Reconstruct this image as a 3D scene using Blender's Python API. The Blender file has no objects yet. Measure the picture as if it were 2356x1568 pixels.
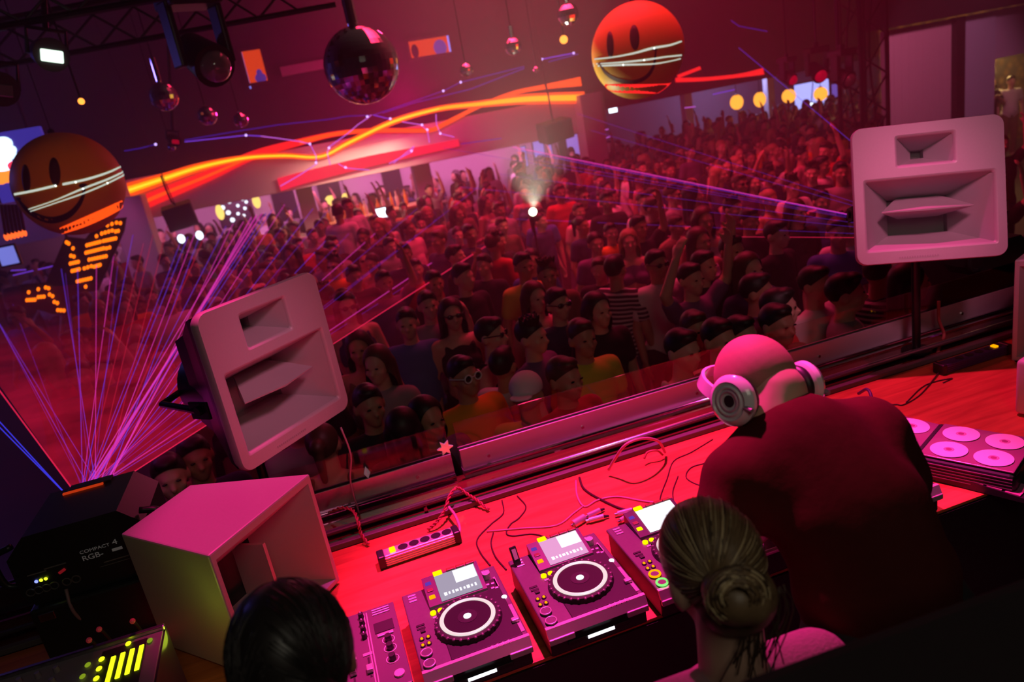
import bpy, bmesh, math, random
from mathutils import Vector, Matrix, Euler, Quaternion
random.seed(7)
PI = math.pi
S = bpy.context.scene
C = S.collection
R_ = math.radians

# ------------------------------------------------------------------ camera, world, lights, exposure
CAM = Vector((0, 0, 3.0)); FPX = 1700.0
_th, _ro, _yw = R_(17.6), R_(10.5), R_(14)
_h = Vector((math.sin(_yw), math.cos(_yw), 0)); _rt = Vector((math.cos(_yw), -math.sin(_yw), 0)); _z = Vector((0, 0, 1))
FW = _h * math.cos(_th) - _z * math.sin(_th); _up = _h * math.sin(_th) + _z * math.cos(_th)
RV = _rt * math.cos(_ro) - _up * math.sin(_ro); UV = _rt * math.sin(_ro) + _up * math.cos(_ro)
cd = bpy.data.cameras.new('camera'); cam = bpy.data.objects.new('camera', cd); C.objects.link(cam)
cd.sensor_width = 36; cd.lens = FPX / 2356 * 36; cd.dof.use_dof = True; cd.dof.focus_distance = 2.35; cd.dof.aperture_fstop = 2.8
cd.clip_start = 0.05; cd.clip_end = 200
cam.matrix_world = Matrix(((RV.x, UV.x, -FW.x, CAM.x), (RV.y, UV.y, -FW.y, CAM.y), (RV.z, UV.z, -FW.z, CAM.z), (0, 0, 0, 1)))
S.camera = cam
S.view_settings.view_transform = 'Standard'; S.view_settings.look = 'None'
S.view_settings.gamma = 1; S.view_settings.use_curve_mapping = False
S.view_settings.exposure = 0.0
S.cycles.use_denoising = True
S.cycles.max_bounces = 5; S.cycles.volume_bounces = 0; S.cycles.transparent_max_bounces = 24
S.cycles.caustics_reflective = False; S.cycles.caustics_refractive = False
S.cycles.sample_clamp_indirect = 4; S.cycles.adaptive_threshold = 0.02

W = bpy.data.worlds.new('world'); S.world = W; W.use_nodes = True
W.node_tree.nodes['Background'].inputs[0].default_value = (0.35, 0.12, 0.25, 1)
W.node_tree.nodes['Background'].inputs[1].default_value = 0.006

def lamp(name, kind, loc, target, power, col, size=0.3, spot=60, blend=0.5, sy=None, spread=None):
    l = bpy.data.lights.new(name, kind); o = bpy.data.objects.new(name, l); C.objects.link(o)
    l.energy = power; l.color = col; o.location = loc
    if kind == 'AREA':
        l.size = size
        if sy: l.shape = 'RECTANGLE'; l.size_y = sy
    else: l.shadow_soft_size = size
    if kind == 'SPOT': l.spot_size = R_(spot); l.spot_blend = blend
    if kind == 'AREA' and spread: l.spread = R_(spread)
    o.rotation_euler = (Vector(target) - Vector(loc)).to_track_quat('-Z', 'Y').to_euler()
    return o
lamp('booth_spot_light', 'SPOT', (0.95, 3.0, 4.9), (0.95, 1.98, 1.45), 1500, (1.0, 0.03, 0.36), 0.06, 43, 0.4)
lamp('desk_right_fill', 'SPOT', (2.35, 3.0, 4.9), (2.35, 2.12, 1.45), 420, (1.0, 0.03, 0.28), 0.05, 30, 0.7)  # added spot, lifts the dim right part of the desk
lamp('left_pillar_fill', 'SPOT', (-3.6, 10.6, 3.9), (-3.15, 14.2, 1.7), 150, (1.0, 0.14, 0.55), 0.1, 34, 0.6)  # added magenta spot that lights the left pillar
lamp('box_top_fill', 'SPOT', (-0.05, 3.05, 4.7), (-.28, 2.42, 1.9), 420, (1.0, 0.015, 0.24), 0.05, 23, 0.6)  # extra magenta spot, added to make the horn box top hotter
lamp('hall_wash_light', 'AREA', (3.4, 9.0, 6.3), (3.6, 8.6, 0), 300, (1.0, 0.025, 0.10), 4.0, sy=6.0, spread=105)
lamp('haze_glow_fill', 'POINT', (3.0, 11.5, 5.6), (0, 0, 0), 60, (1.0, 0.03, 0.16), 0.3)  # added point light that makes the red glow in the haze
lamp('left_balloon_fill', 'SPOT', (-1.7, 2.4, 3.5), (-1.93, 7.94, 3.0), 85, (1.0, 0.15, 0.05), 0.1, 9.5, 0.3)  # added warm spot, turns the left balloon orange
lamp('right_balloon_fill', 'SPOT', (1.5, 2.0, 4.4), (3.68, 7.34, 3.27), 38, (1.0, 0.12, 0.05), 0.1, 9.5, 0.3)  # matching warm spot added for the right balloon
lamp('far_wash_light', 'POINT', (2.2, 13.2, 3.4), (0, 0, 0), 120, (1.0, 0.02, 0.22), 0.35)
lamp('back_wall_fill', 'AREA', (1.5, 16.3, 2.12), (1.5, 18.1, 1.3), 170, (0.95, 0.22, 0.60), 9.0, sy=0.4)  # added area light, brightens the pale back wall
lamp('violet_back_fill', 'POINT', (-7.5, 12.0, 4.5), (0, 0, 0), 90, (0.22, 0.16, 1.0), 0.4)  # bluish fill added for the far left haze
lamp('room_fill_light', 'AREA', (0.4, -1.2, 4.6), (0.6, 1.0, 2.2), 9, (1.0, 0.90, 0.70), 1.2)
lamp('left_monitor_fill', 'SPOT', (1.5, 1.3, 4.4), (-.21, 2.95, 2.17), 170, (1.0, 0.24, 0.42), 0.25, 17, 0.7)  # added pink spot, brightens the left monitor front
lamp('right_monitor_fill', 'SPOT', (1.7, 0.6, 4.6), (2.70, 2.7, 2.3), 300, (1.0, 0.24, 0.42), 0.25, 17, 0.7)  # pink spot added to lift the right monitor front
lamp('right_bar_light', 'POINT', (12.5, 19.0, 2.4), (0, 0, 0), 60, (0.45, 0.45, 1.0), 0.3)
lamp('right_wall_fill', 'SPOT', (10.4, 8.6, 4.3), (12.2, 12.0, 2.1), 330, (1.0, 0.20, 0.40), 0.2, 50, 0.6)  # added pink spot for the ribbed panel wall

# ------------------------------------------------------------------ helpers
def ray(x, y): return FW + RV * ((x - 1178) / FPX) - UV * ((y - 784) / FPX)
def on_v(x, y, v): d = ray(x, y); return CAM + d * (v / d.y)         # where a line of sight meets the plane Y = v
def on_z(x, y, z): d = ray(x, y); return CAM + d * ((z - 3.0) / d.z)
def on_d(x, y, t): return CAM + ray(x, y) * t

_M = {}
def mat(name, col, rough=0.5, metal=0.0, emit=None, es=1.0, noise=0.0, nscale=20.0, bump=0.0, spec=None, alpha=1.0, trans=0.0, coat=0.0):
    if name in _M: return _M[name]
    m = bpy.data.materials.new(name); m.use_nodes = True; nt = m.node_tree; b = nt.nodes['Principled BSDF']
    b.inputs['Base Color'].default_value = (*col, 1); b.inputs['Roughness'].default_value = rough; b.inputs['Metallic'].default_value = metal
    if spec is not None: b.inputs['Specular IOR Level'].default_value = spec
    if coat: b.inputs['Coat Weight'].default_value = coat
    if alpha < 1: b.inputs['Alpha'].default_value = alpha
    if trans: b.inputs['Transmission Weight'].default_value = trans
    if emit: b.inputs['Emission Color'].default_value = (*emit, 1); b.inputs['Emission Strength'].default_value = es
    if noise or bump:
        tc = nt.nodes.new('ShaderNodeTexCoord'); n = nt.nodes.new('ShaderNodeTexNoise'); n.inputs['Scale'].default_value = nscale; n.inputs['Detail'].default_value = 4
        nt.links.new(tc.outputs['Object'], n.inputs['Vector'])
        if noise:
            r = nt.nodes.new('ShaderNodeMapRange'); r.inputs[3].default_value = 1 - noise; r.inputs[4].default_value = 1 + noise
            x = nt.nodes.new('ShaderNodeMix'); x.data_type = 'RGBA'; x.blend_type = 'MULTIPLY'; x.inputs[0].default_value = 1
            x.inputs[6].default_value = (*col, 1); nt.links.new(n.outputs['Fac'], r.inputs[0]); nt.links.new(r.outputs[0], x.inputs[7]); nt.links.new(x.outputs[2], b.inputs['Base Color'])
        if bump:
            bp = nt.nodes.new('ShaderNodeBump'); bp.inputs['Strength'].default_value = bump; bp.inputs['Distance'].default_value = 0.01
            nt.links.new(n.outputs['Fac'], bp.inputs['Height']); nt.links.new(bp.outputs[0], b.inputs['Normal'])
    _M[name] = m; return m
def glow(name, col, s=1.0):
    if name in _M: return _M[name]
    m = bpy.data.materials.new(name); m.use_nodes = True; nt = m.node_tree; nt.nodes.remove(nt.nodes['Principled BSDF'])
    e = nt.nodes.new('ShaderNodeEmission'); e.inputs[0].default_value = (*col, 1); e.inputs[1].default_value = s
    nt.links.new(e.outputs[0], nt.nodes['Material Output'].inputs[0]); m.cycles.emission_sampling = 'NONE'
    _M[name] = m; return m
def beam_mat(name, col, s, a):                                        # light in haze: adds to what lies behind it
    if name in _M: return _M[name]
    m = bpy.data.materials.new(name); m.use_nodes = True; nt = m.node_tree; nt.nodes.remove(nt.nodes['Principled BSDF'])
    e = nt.nodes.new('ShaderNodeEmission'); e.inputs[0].default_value = (*col, 1); e.inputs[1].default_value = s
    t = nt.nodes.new('ShaderNodeBsdfTransparent'); ad = nt.nodes.new('ShaderNodeMixShader'); ad.inputs[0].default_value = a
    nt.links.new(t.outputs[0], ad.inputs[1]); nt.links.new(e.outputs[0], ad.inputs[2]); nt.links.new(ad.outputs[0], nt.nodes['Material Output'].inputs[0])
    m.cycles.emission_sampling = 'NONE'; _M[name] = m; return m

def catmull(pts, n=6):
    pts = [Vector(p) for p in pts]
    if len(pts) < 3: return pts
    P = [pts[0] * 2 - pts[1]] + pts + [pts[-1] * 2 - pts[-2]]; out = []
    for i in range(1, len(P) - 2):
        a, b, c, d = P[i - 1:i + 3]
        for k in range(n):
            t = k / n; out.append(0.5 * ((2 * b) + (c - a) * t + (2 * a - 5 * b + 4 * c - d) * t * t + (3 * b - a - 3 * c + d) * t ** 3))
    return out + [pts[-1]]

class MB:
    def __init__(s): s.bm = bmesh.new()
    def _x(s, vs, M):
        bmesh.ops.transform(s.bm, matrix=M, verts=vs)
    def box(s, c, d, rot=None, bev=0.0, seg=2):
        r = bmesh.ops.create_cube(s.bm, size=1); vs = r['verts']
        M = Matrix.Translation(c) @ (rot.to_4x4() if rot else Matrix()) @ Matrix.Diagonal((*d, 1))
        s._x(vs, M)
        if bev:
            es = list({e for v in vs for e in v.link_edges})
            bmesh.ops.bevel(s.bm, geom=es, offset=bev, segments=seg, affect='EDGES', profile=0.5)
        return s
    def cyl(s, p0, p1, r0, r1=None, n=16, caps=True):
        p0, p1 = Vector(p0), Vector(p1); r1 = r0 if r1 is None else r1
        L = (p1 - p0).length
        r = bmesh.ops.create_cone(s.bm, cap_ends=caps, segments=n, radius1=r0, radius2=r1, depth=L)
        q = (p1 - p0).to_track_quat('Z', 'Y')
        s._x(r['verts'], Matrix.Translation((p0 + p1) / 2) @ q.to_matrix().to_4x4()); return s
    def ell(s, c, rad, rot=None, n=16, m=10):
        r = bmesh.ops.create_uvsphere(s.bm, u_segments=n, v_segments=m, radius=1)
        if not hasattr(rad, '__len__'): rad = (rad,) * 3
        s._x(r['verts'], Matrix.Translation(c) @ (rot.to_4x4() if rot else Matrix()) @ Matrix.Diagonal((*rad, 1))); return s
    def tube(s, pts, r, n=8, k=5, smooth=True, flat=None):
        P = catmull(pts, k) if smooth else [Vector(p) for p in pts]
        rings = []
        up = Vector((0, 0, 1)); prev = None
        for i, p in enumerate(P):
            t = (P[min(i + 1, len(P) - 1)] - P[max(i - 1, 0)]).normalized()
            if prev is None: x = t.orthogonal().normalized()
            else:
                x = prev - t * prev.dot(t)
                x = x.normalized() if x.length > 1e-6 else t.orthogonal().normalized()
            prev = x; y = t.cross(x)
            rr = r[min(i * len(r) // len(P), len(r) - 1)] if hasattr(r, '__len__') else r
            rings.append([s.bm.verts.new(p + (x * math.cos(2 * PI * j / n) + y * math.sin(2 * PI * j / n)) * rr) for j in range(n)])
        for a, b in zip(rings, rings[1:]):
            for j in range(n): s.bm.faces.new((a[j], a[(j + 1) % n], b[(j + 1) % n], b[j]))
        s.bm.faces.new(rings[0][::-1]); s.bm.faces.new(rings[-1]); return s
    def torus(s, c, R, r, rot=None, n=40, m=8, sq=1.0):
        M = Matrix.Translation(c) @ (rot.to_4x4() if rot else Matrix()); g = []
        for i in range(n):
            a = 2 * PI * i / n; g.append([s.bm.verts.new(M @ Vector(((R + r * math.cos(b)) * math.cos(a), (R + r * math.cos(b)) * math.sin(a), r * sq * math.sin(b)))) for b in [2 * PI * j / m for j in range(m)]])
        for i in range(n):
            for j in range(m): s.bm.faces.new((g[i][j], g[(i + 1) % n][j], g[(i + 1) % n][(j + 1) % m], g[i][(j + 1) % m]))
        return s
    def prism(s, pts, ext):                                            # polygon pushed along ext
        ext = Vector(ext); a = [s.bm.verts.new(p) for p in pts]; b = [s.bm.verts.new(Vector(p) + ext) for p in pts]; n = len(pts)
        s.bm.faces.new(a[::-1]); s.bm.faces.new(b)
        for i in range(n): s.bm.faces.new((a[i], a[(i + 1) % n], b[(i + 1) % n], b[i]))
        return s
    def loft(s, rings, close=(True, True)):
        g = [[s.bm.verts.new(p) for p in r] for r in rings]; n = len(rings[0])
        for a, b in zip(g, g[1:]):
            for j in range(n): s.bm.faces.new((a[j], a[(j + 1) % n], b[(j + 1) % n], b[j]))
        if close[0]: s.bm.faces.new(g[0][::-1])
        if close[1]: s.bm.faces.new(g[-1])
        return s
    def quad(s, pts): s.bm.faces.new([s.bm.verts.new(p) for p in pts]); return s
    def build(s, name, m, parent=None, smooth=False, label=None, recalc=True):
        if recalc: bmesh.ops.recalc_face_normals(s.bm, faces=s.bm.faces[:])
        me = bpy.data.meshes.new(name); s.bm.to_mesh(me); s.bm.free()
        if smooth:
            for p in me.polygons: p.use_smooth = True
            if smooth == 'auto':
                try: me.set_sharp_from_angle(angle=R_(40))
                except Exception: pass
        for mm in (m if isinstance(m, list) else [m]): me.materials.append(mm)
        o = bpy.data.objects.new(name, me); C.objects.link(o)
        if parent: o.parent = parent
        if label: o['label'] = label
        return o
def tag(o, label=None, cat=None, group=None, kind=None):
    if label: o['label'] = label
    if cat: o['category'] = cat
    if group: o['group'] = group
    if kind: o['kind'] = kind
    return o
def thing(name, label, cat, loc=(0, 0, 0), rot=(0, 0, 0), group=None):
    o = bpy.data.objects.new(name, None); C.objects.link(o); o.location = loc; o.rotation_euler = rot; o.empty_display_size = 0.05
    return tag(o, label, cat, group)
def struct(name, mb, m, label=None, **k): return tag(mb.build(name, m, **k), label, kind='structure')
def kids(o): return [c for c in C.objects if c.parent == o]
def copy_tree(o, parent=None):
    c = o.copy(); C.objects.link(c); c.parent = parent
    for ch in list(o.children): copy_tree(ch, c)
    return c
def RZ(a): return Matrix.Rotation(a, 3, 'Z')
def RX(a): return Matrix.Rotation(a, 3, 'X')
def RY(a): return Matrix.Rotation(a, 3, 'Y')
def blob(name, prims, voxel, m, parent=None, smooth_it=4, cut=None, label=None):
    """overlapping tapered limbs and ovals grown together into one continuous skin"""
    b = MB()
    for p in prims:
        if p[0] == 'c':
            _, p0, p1, r0, r1 = p
            b.cyl(p0, p1, r0, r1, 14); b.ell(p0, r0, n=14, m=8); b.ell(p1, r1, n=14, m=8)
        elif p[0] == 'e': b.ell(p[1], p[2], p[3] if len(p) > 3 else None, 28, 18)
        elif p[0] == 't':
            rr = p[2]
            for (a, ra), (c, rc) in zip(zip(p[1], rr), zip(p[1][1:], rr[1:])):
                b.cyl(a, c, ra, rc, 14); b.ell(c, rc, n=14, m=8)
            b.ell(p[1][0], rr[0], n=14, m=8)
        elif p[0] == 'b': b.box(p[1], p[2], p[3] if len(p) > 3 else None)
    o = b.build(name, m)
    md = o.modifiers.new('r', 'REMESH'); md.mode = 'VOXEL'; md.voxel_size = voxel; md.use_smooth_shade = True
    if smooth_it:
        sm = o.modifiers.new('s', 'SMOOTH'); sm.iterations = smooth_it; sm.factor = 0.5
    dg = bpy.context.evaluated_depsgraph_get(); me = bpy.data.meshes.new_from_object(o.evaluated_get(dg))
    o.modifiers.clear(); old = o.data; o.data = me; bpy.data.meshes.remove(old); me.name = name
    if cut:
        bm = bmesh.new(); bm.from_mesh(me)
        for co, no in cut: bmesh.ops.bisect_plane(bm, geom=bm.verts[:] + bm.edges[:] + bm.faces[:], plane_co=co, plane_no=no, clear_outer=True)
        bm.to_mesh(me); bm.free()
    if not me.materials: me.materials.append(m)
    for q in me.polygons: q.use_smooth = True
    if parent: o.parent = parent
    if label: o['label'] = label
    return o
# ------------------------------------------------------------------ materials of the place
PAINT = mat('white_paint', (0.72, 0.68, 0.72), 0.7, noise=0.06, nscale=3)
DARKWALL = mat('dark_wall_paint', (0.035, 0.024, 0.035), 0.8, noise=0.2, nscale=2)
BLACK = mat('black_paint', (0.012, 0.011, 0.012), 0.55)
BLACKP = mat('black_plastic', (0.02, 0.02, 0.022), 0.38)
BLACKM = mat('black_metal', (0.03, 0.03, 0.032), 0.4, 0.8)
STEEL = mat('brushed_steel', (0.55, 0.55, 0.57), 0.28, 1.0, noise=0.12, nscale=60)
CHROME = mat('chrome', (0.8, 0.8, 0.82), 0.12, 1.0)
FLOORM = mat('dark_hall_floor', (0.05, 0.04, 0.05), 0.5, noise=0.3, nscale=3)
RUBBER = mat('black_rubber', (0.015, 0.015, 0.015), 0.7)

def wood(name, c0, c1, rough, sc, coat=0.2):
    m = mat(name, c0, rough, coat=coat); nt = m.node_tree; b = nt.nodes['Principled BSDF']
    tc = nt.nodes.new('ShaderNodeTexCoord'); mp = nt.nodes.new('ShaderNodeMapping'); mp.inputs['Scale'].default_value = sc
    n = nt.nodes.new('ShaderNodeTexNoise'); n.inputs['Scale'].default_value = 6; n.inputs['Detail'].default_value = 6; n.inputs['Distortion'].default_value = 0.6
    cr = nt.nodes.new('ShaderNodeValToRGB'); cr.color_ramp.elements[0].color = (*c0, 1); cr.color_ramp.elements[1].color = (*c1, 1)
    cr.color_ramp.elements[0].position = 0.35; cr.color_ramp.elements[1].position = 0.65
    L = nt.links.new; L(tc.outputs['Object'], mp.inputs[0]); L(mp.outputs[0], n.inputs['Vector']); L(n.outputs['Fac'], cr.inputs[0]); L(cr.outputs[0], b.inputs['Base Color'])
    return m
DESKW = wood('desk_wood', (0.50, 0.10, 0.035), (0.72, 0.17, 0.06), 0.42, (0.5, 5, 5))
POLISHW = wood('polished_dark_wood', (0.10, 0.018, 0.014), (0.15, 0.028, 0.02), 0.16, (0.4, 6, 6), 0.5)

# ------------------------------------------------------------------ the setting
struct('floor', MB().box((6, 13.5, -0.05), (44, 21, 0.1)), FLOORM)
struct('ceiling', MB().box((6, 11, 7.05), (44, 26, 0.1)), DARKWALL)
UP = on_v(1388, 235, 15.0).x                                           # right end of the white gallery front
struct('wall_upper', MB().box(((-16 + UP) / 2, 15.15, 4.95), (UP + 16, 0.2, 4.1)), DARKWALL, 'dark upper wall above the white gallery front')
struct('wall_upper_right', MB().box(((UP + 28) / 2, 15.6, 4.75), (28 - UP, 0.2, 4.5)), DARKWALL, 'dark upper wall over the lantern lit bar')
struct('trim_1', MB().box(((-16 + UP) / 2, 15.0, 2.53), (UP + 16, 0.12, 0.74), bev=0.01), PAINT, 'white gallery front under the orange light bands')
struct('trim_2', MB().box(((-16 + UP) / 2, 16.6, 2.22), (UP + 16, 3.1, 0.08)), PAINT, 'white underside of the gallery')
struct('wall_back', MB().box(((-16 + UP) / 2, 18.2, 1.3), (UP + 16, 0.2, 2.6)), PAINT, 'pale back wall behind the bar')
struct('wall_back_right', MB().box(((UP + 28) / 2, 21.0, 2.0), (28 - UP, 0.2, 4.0)), mat('violet_grey_paint', (0.4, 0.33, 0.42), 0.8), 'back wall behind the yellow lanterns')
struct('wall_left', MB().box((-13.0, 10, 3.5), (0.2, 16, 7)), DARKWALL, 'dark left hall wall')
struct('wall_far_right', MB().box((24.0, 13, 3.5), (0.2, 18, 7)), DARKWALL, 'dark far right hall wall')

PILLARS = []
def pillar(x, y, w, v, ztop, label, m=PAINT):
    c = on_v(x, y, v); ww = w * (v * 1.03 / FPX); PILLARS.append((c.x, v + ww / 2, ww / 2))
    return struct('pillar', MB().box((c.x, v + ww / 2, ztop / 2), (ww, ww, ztop), bev=0.02), m, label)
pillar(318, 560, 64, 14.2, 2.62, 'wide white pillar lit magenta below the smiling balloon')
pillar(700, 440, 34, 15.6, 2.2, 'white pillar beside the two round yellow lamps')
pillar(972, 395, 38, 15.6, 2.2, 'white pillar lit violet in the middle of the gallery')
pillar(1372, 320, 52, 14.6, 2.9, 'pink lit white pillar at the right end of the gallery')
pillar(1586, 250, 22, 18.5, 3.4, 'slim pale pillar left of the four lanterns')
pillar(1775, 215, 20, 18.5, 3.4, 'slim pale pillar between the lanterns')

# right side wall of pale panels, black beam above, lit bar beyond
RW = mat('pale_panel_paint', (0.62, 0.5, 0.56), 0.6)
x0, x1, x2, x3 = (on_v(x, 160, 12).x for x in (2040, 2190, 2207, 2288))
b = MB()
n = 9
for i in range(n): b.box((x0 + (x1 - x0) * (i + .5) / n, 12.05, 1.52), ((x1 - x0) / n * 0.985, 0.1, 3.04), bev=0.006)
b.box(((x0 + x1) / 2, 12.12, 1.52), (x1 - x0, 0.06, 3.04))
struct('wall_right', b, RW, 'pink lit ribbed panel wall at right')
struct('wall_right_return', MB().box(((x2 + x3) / 2, 12.05, 1.52), (x3 - x2, 0.12, 3.04)), mat('grey_blue_paint', (0.5, 0.68, 0.80), 0.6), 'grey blue wall end right of the panels')
struct('trim_3', MB().box(((x0 + x3 + 4) / 2 - .1, 11.9, 3.75), (x3 - x0 + 4.6, 0.5, 1.35)), BLACK, 'black beam above the right hand walls')
struct('trim_4', MB().box(((x1 + x2) / 2, 11.98, 1.52), (x2 - x1 + .03, 0.2, 3.06)), BLACK, 'black post between panel wall and grey wall')
struct('trim_5', MB().box((x3 + 1.0, 12.1, 2.6), (2.0, 0.12, 0.9)), mat('pale_blue_paint', (0.55, 0.66, 0.78), 0.6), 'pale blue lintel over the golden bar')
m = mat('golden_wallpaper', (0.45, 0.25, 0.06), 0.6); nt = m.node_tree; bs = nt.nodes['Principled BSDF']
tc = nt.nodes.new('ShaderNodeTexCoord'); vo = nt.nodes.new('ShaderNodeTexVoronoi'); vo.inputs['Scale'].default_value = 5
cr = nt.nodes.new('ShaderNodeValToRGB'); cr.color_ramp.elements[0].color = (0.6, 0.32, 0.08, 1); cr.color_ramp.elements[1].color = (0.06, 0.03, 0.012, 1); cr.color_ramp.elements[1].position = 0.6
nt.links.new(tc.outputs['Object'], vo.inputs['Vector']); nt.links.new(vo.outputs['Distance'], cr.inputs[0]); nt.links.new(cr.outputs[0], bs.inputs['Base Color'])
struct('wall_bar_right', MB().box((x3 + 2, 14.5, 1.7), (5.0, 0.1, 3.4)), m, 'patterned golden wall of the side bar')
lamp('side_bar_light', 'POINT', (x3 + 1.4, 13.4, 2.0), (0, 0, 0), 70, (1.0, 0.6, 0.2), 0.2)

# lit upper windows
WOR = glow('orange_room_light', (1.0, 0.07, 0.01), 0.8); WFR = mat('dark_window_frame', (0.05, 0.03, 0.04), 0.5)
def upper_window(name, quad, label):
    P = [on_v(x, y, 15.02) for x, y in quad]; cx = sum(p.x for p in P) / 4; cz = sum(p.z for p in P) / 4
    w = (P[1].x - P[0].x + P[2].x - P[3].x) / 2; h = (P[0].z - P[3].z + P[1].z - P[2].z) / 2
    o = struct(name, MB().box((cx, 15.035, cz), (w, 0.03, h)), WOR, label)
    f = MB()
    for dx, dz, sx, sz in ((0, h / 2, w + .08, .05), (0, -h / 2, w + .08, .05), (-w / 2, 0, .05, h), (w / 2, 0, .05, h)): f.box((cx + dx, 15.02, cz + dz), (sx, 0.09, sz))
    f.build('window_frame', WFR, o)
    return o, cx, cz, w, h
BLUEL = glow('blue_white_light', (0.22, 0.25, 1.0), 1.3)
w1, cx, cz, w, h = upper_window('window_1', [(557, 114), (604, 110), (617, 190), (566, 195)], 'tall orange lit window high on the dark wall')
MB().box((cx - w * .46, 15.0, cz - .05), (0.025, 0.03, h * 1.05)).build('light_edge', BLUEL, w1)
MB().ell((cx + .05, 15.0, cz - h * .20), (.05, .02, .06)).ell((cx + .05, 15.0, cz - h * .36), (.10, .02, .09)).build('guest_silhouette', mat('blue_glow_shirt', (0.08, 0.08, 0.4), 0.7, emit=(0.1, 0.1, 0.9), es=0.25), w1)  # blue light on the guest is emission in the shirt
w2, cx, cz, w, h = upper_window('window_2', [(934, 92), (1034, 80), (1040, 124), (944, 136)], 'wide orange lit window above the mirror balls')
MB().ell((cx + .20, 15.0, cz - h * .12), (.13, .02, h * .42)).build('guest_silhouette', mat('blue_check_shirt', (0.1, 0.12, 0.5), 0.7, emit=(0.12, 0.14, 0.8), es=0.3), w2)  # shirt is blue, its lit look is put in as emission
MB().ell((cx - .30, 15.0, cz - h * .1), (.07, .02, h * .36)).build('guest_silhouette', mat('dark_shirt_window', (0.02, 0.01, 0.05), 0.7), w2)
MB().box((cx + w * .46, 15.0, cz), (0.035, 0.03, h)).build('light_edge', BLUEL, w2)
struct('trim_6', MB().box((on_v(700, 155, 14.9).x, 14.95, on_v(700, 155, 14.9).z), (0.85, 0.1, 0.16), rot=RY(-0.02)), mat('dusty_pink_panel', (0.35, 0.22, 0.26), 0.7), 'dim pink ventilation duct on the dark wall')

# bright openings and screens at the back
def panel(name, x, y, v, w, h, m, label, cat, rot=0.0, kind=None, d=0.04, frame=True, hang=False):
    c = on_v(x, y, v); k = v * 1.03 / FPX
    o = MB().box((0, 0, 0), (w * k, d, h * k), bev=0.004).build(name, m); o.location = c; o.rotation_euler = (0, rot, 0)
    tag(o, label, None if kind else cat, kind=kind)
    if hang: MB().cyl((0, 0, h * k / 2), (0, 0, 7.0 - c.z), .012, n=8).build('hanging_rod', BLACKM, o)
    if frame: MB().box((0, d * .6, 0), (w * k + .05, d, h * k + .05), bev=0.006).build('frame', BLACKP, o)
    return o
LILAC = glow('lilac_window_light', (0.42, 0.25, 1.0), 0.75)
for i, (x, y, w, h, l) in enumerate([(1205, 360, 13, 44, 'narrow lilac lit window nearest the white wall edge'), (1240, 345, 24, 60, 'tall lilac lit doorway with guests in front'), (1266, 345, 7, 34, 'thin lilac lit slit right of the lilac doorway'), (1318, 335, 28, 48, 'lilac lit window left of the pink end pillar')]):
    panel('window_%d' % (i + 3), x, y, 18.05, w, h, LILAC, l, 'window', kind='structure')
panel('window_7', 1868, 222, 20.85, 100, 70, glow('pale_blue_window', (0.36, 0.40, 1.0), 1.8), 'big pale blue lit opening behind the lanterns', 'window', kind='structure')
panel('window_8', 1925, 235, 20.85, 26, 90, glow('violet_window', (0.25, 0.16, 0.9), 0.6), 'violet lit opening right of the pale blue one', 'window', kind='structure')
panel('door_1', 655, 467, 18.05, 42, 90, mat('dark_doorway', (0.04, 0.03, 0.05), 0.7), 'dark doorway behind the left pillar', 'door', kind='structure')
panel('door_2', 905, 425, 18.05, 36, 60, mat('dark_doorway', (0.04, 0.03, 0.05), 0.7), 'dark doorway behind the bar', 'door', kind='structure')
panel('door_3', 762, 455, 17.95, 42, 82, mat('black_panel', (0.015, 0.012, 0.02), 0.5), 'black door with gilded frame behind a round lamp', 'door', kind='structure')
SCR = glow('screen_white', (0.75, 0.86, 1.0), 4.0)
panel('screen', 877, 492, 13.8, 26, 24, SCR, 'bright white till screen on the long bar', 'screen')
panel('screen', 1410, 252, 16, 20, 13, SCR, 'small bright screen right of the pink end pillar', 'screen', hang=True)
panel('screen', 1866, 248, 18, 18, 24, SCR, 'bright white screen under the right lanterns', 'screen', rot=0.15, hang=True)
panel('screen', 846, 388, 17.9, 76, 16, glow('violet_screen', (0.45, 0.25, 1.0), 0.9), 'flat violet lit panel under the red lit gallery edge', 'screen', rot=-0.05)
b = panel('dotted_wall_panel', 537, 470, 17.0, 66, 84, mat('black_panel', (0.015, 0.012, 0.02), 0.5), 'black panel with rows of small white lights', 'light panel')
k = 17 * 1.03 / FPX; d = MB()
for i, (dx, dy) in enumerate([(-4, -28), (18, -32), (11, -18), (-6, -8), (20, -7), (8, 4), (-22, 2), (20, 12), (4, 20), (-14, 14), (14, 26), (-24, -16), (-10, 30), (26, 0)]): d.ell((dx * k, -.03, -dy * k), .035 if i % 3 else .05, n=8, m=6)
d.build('light_dots', glow('dot_light', (0.8, 0.85, 1.0), 2.2), b)

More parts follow.
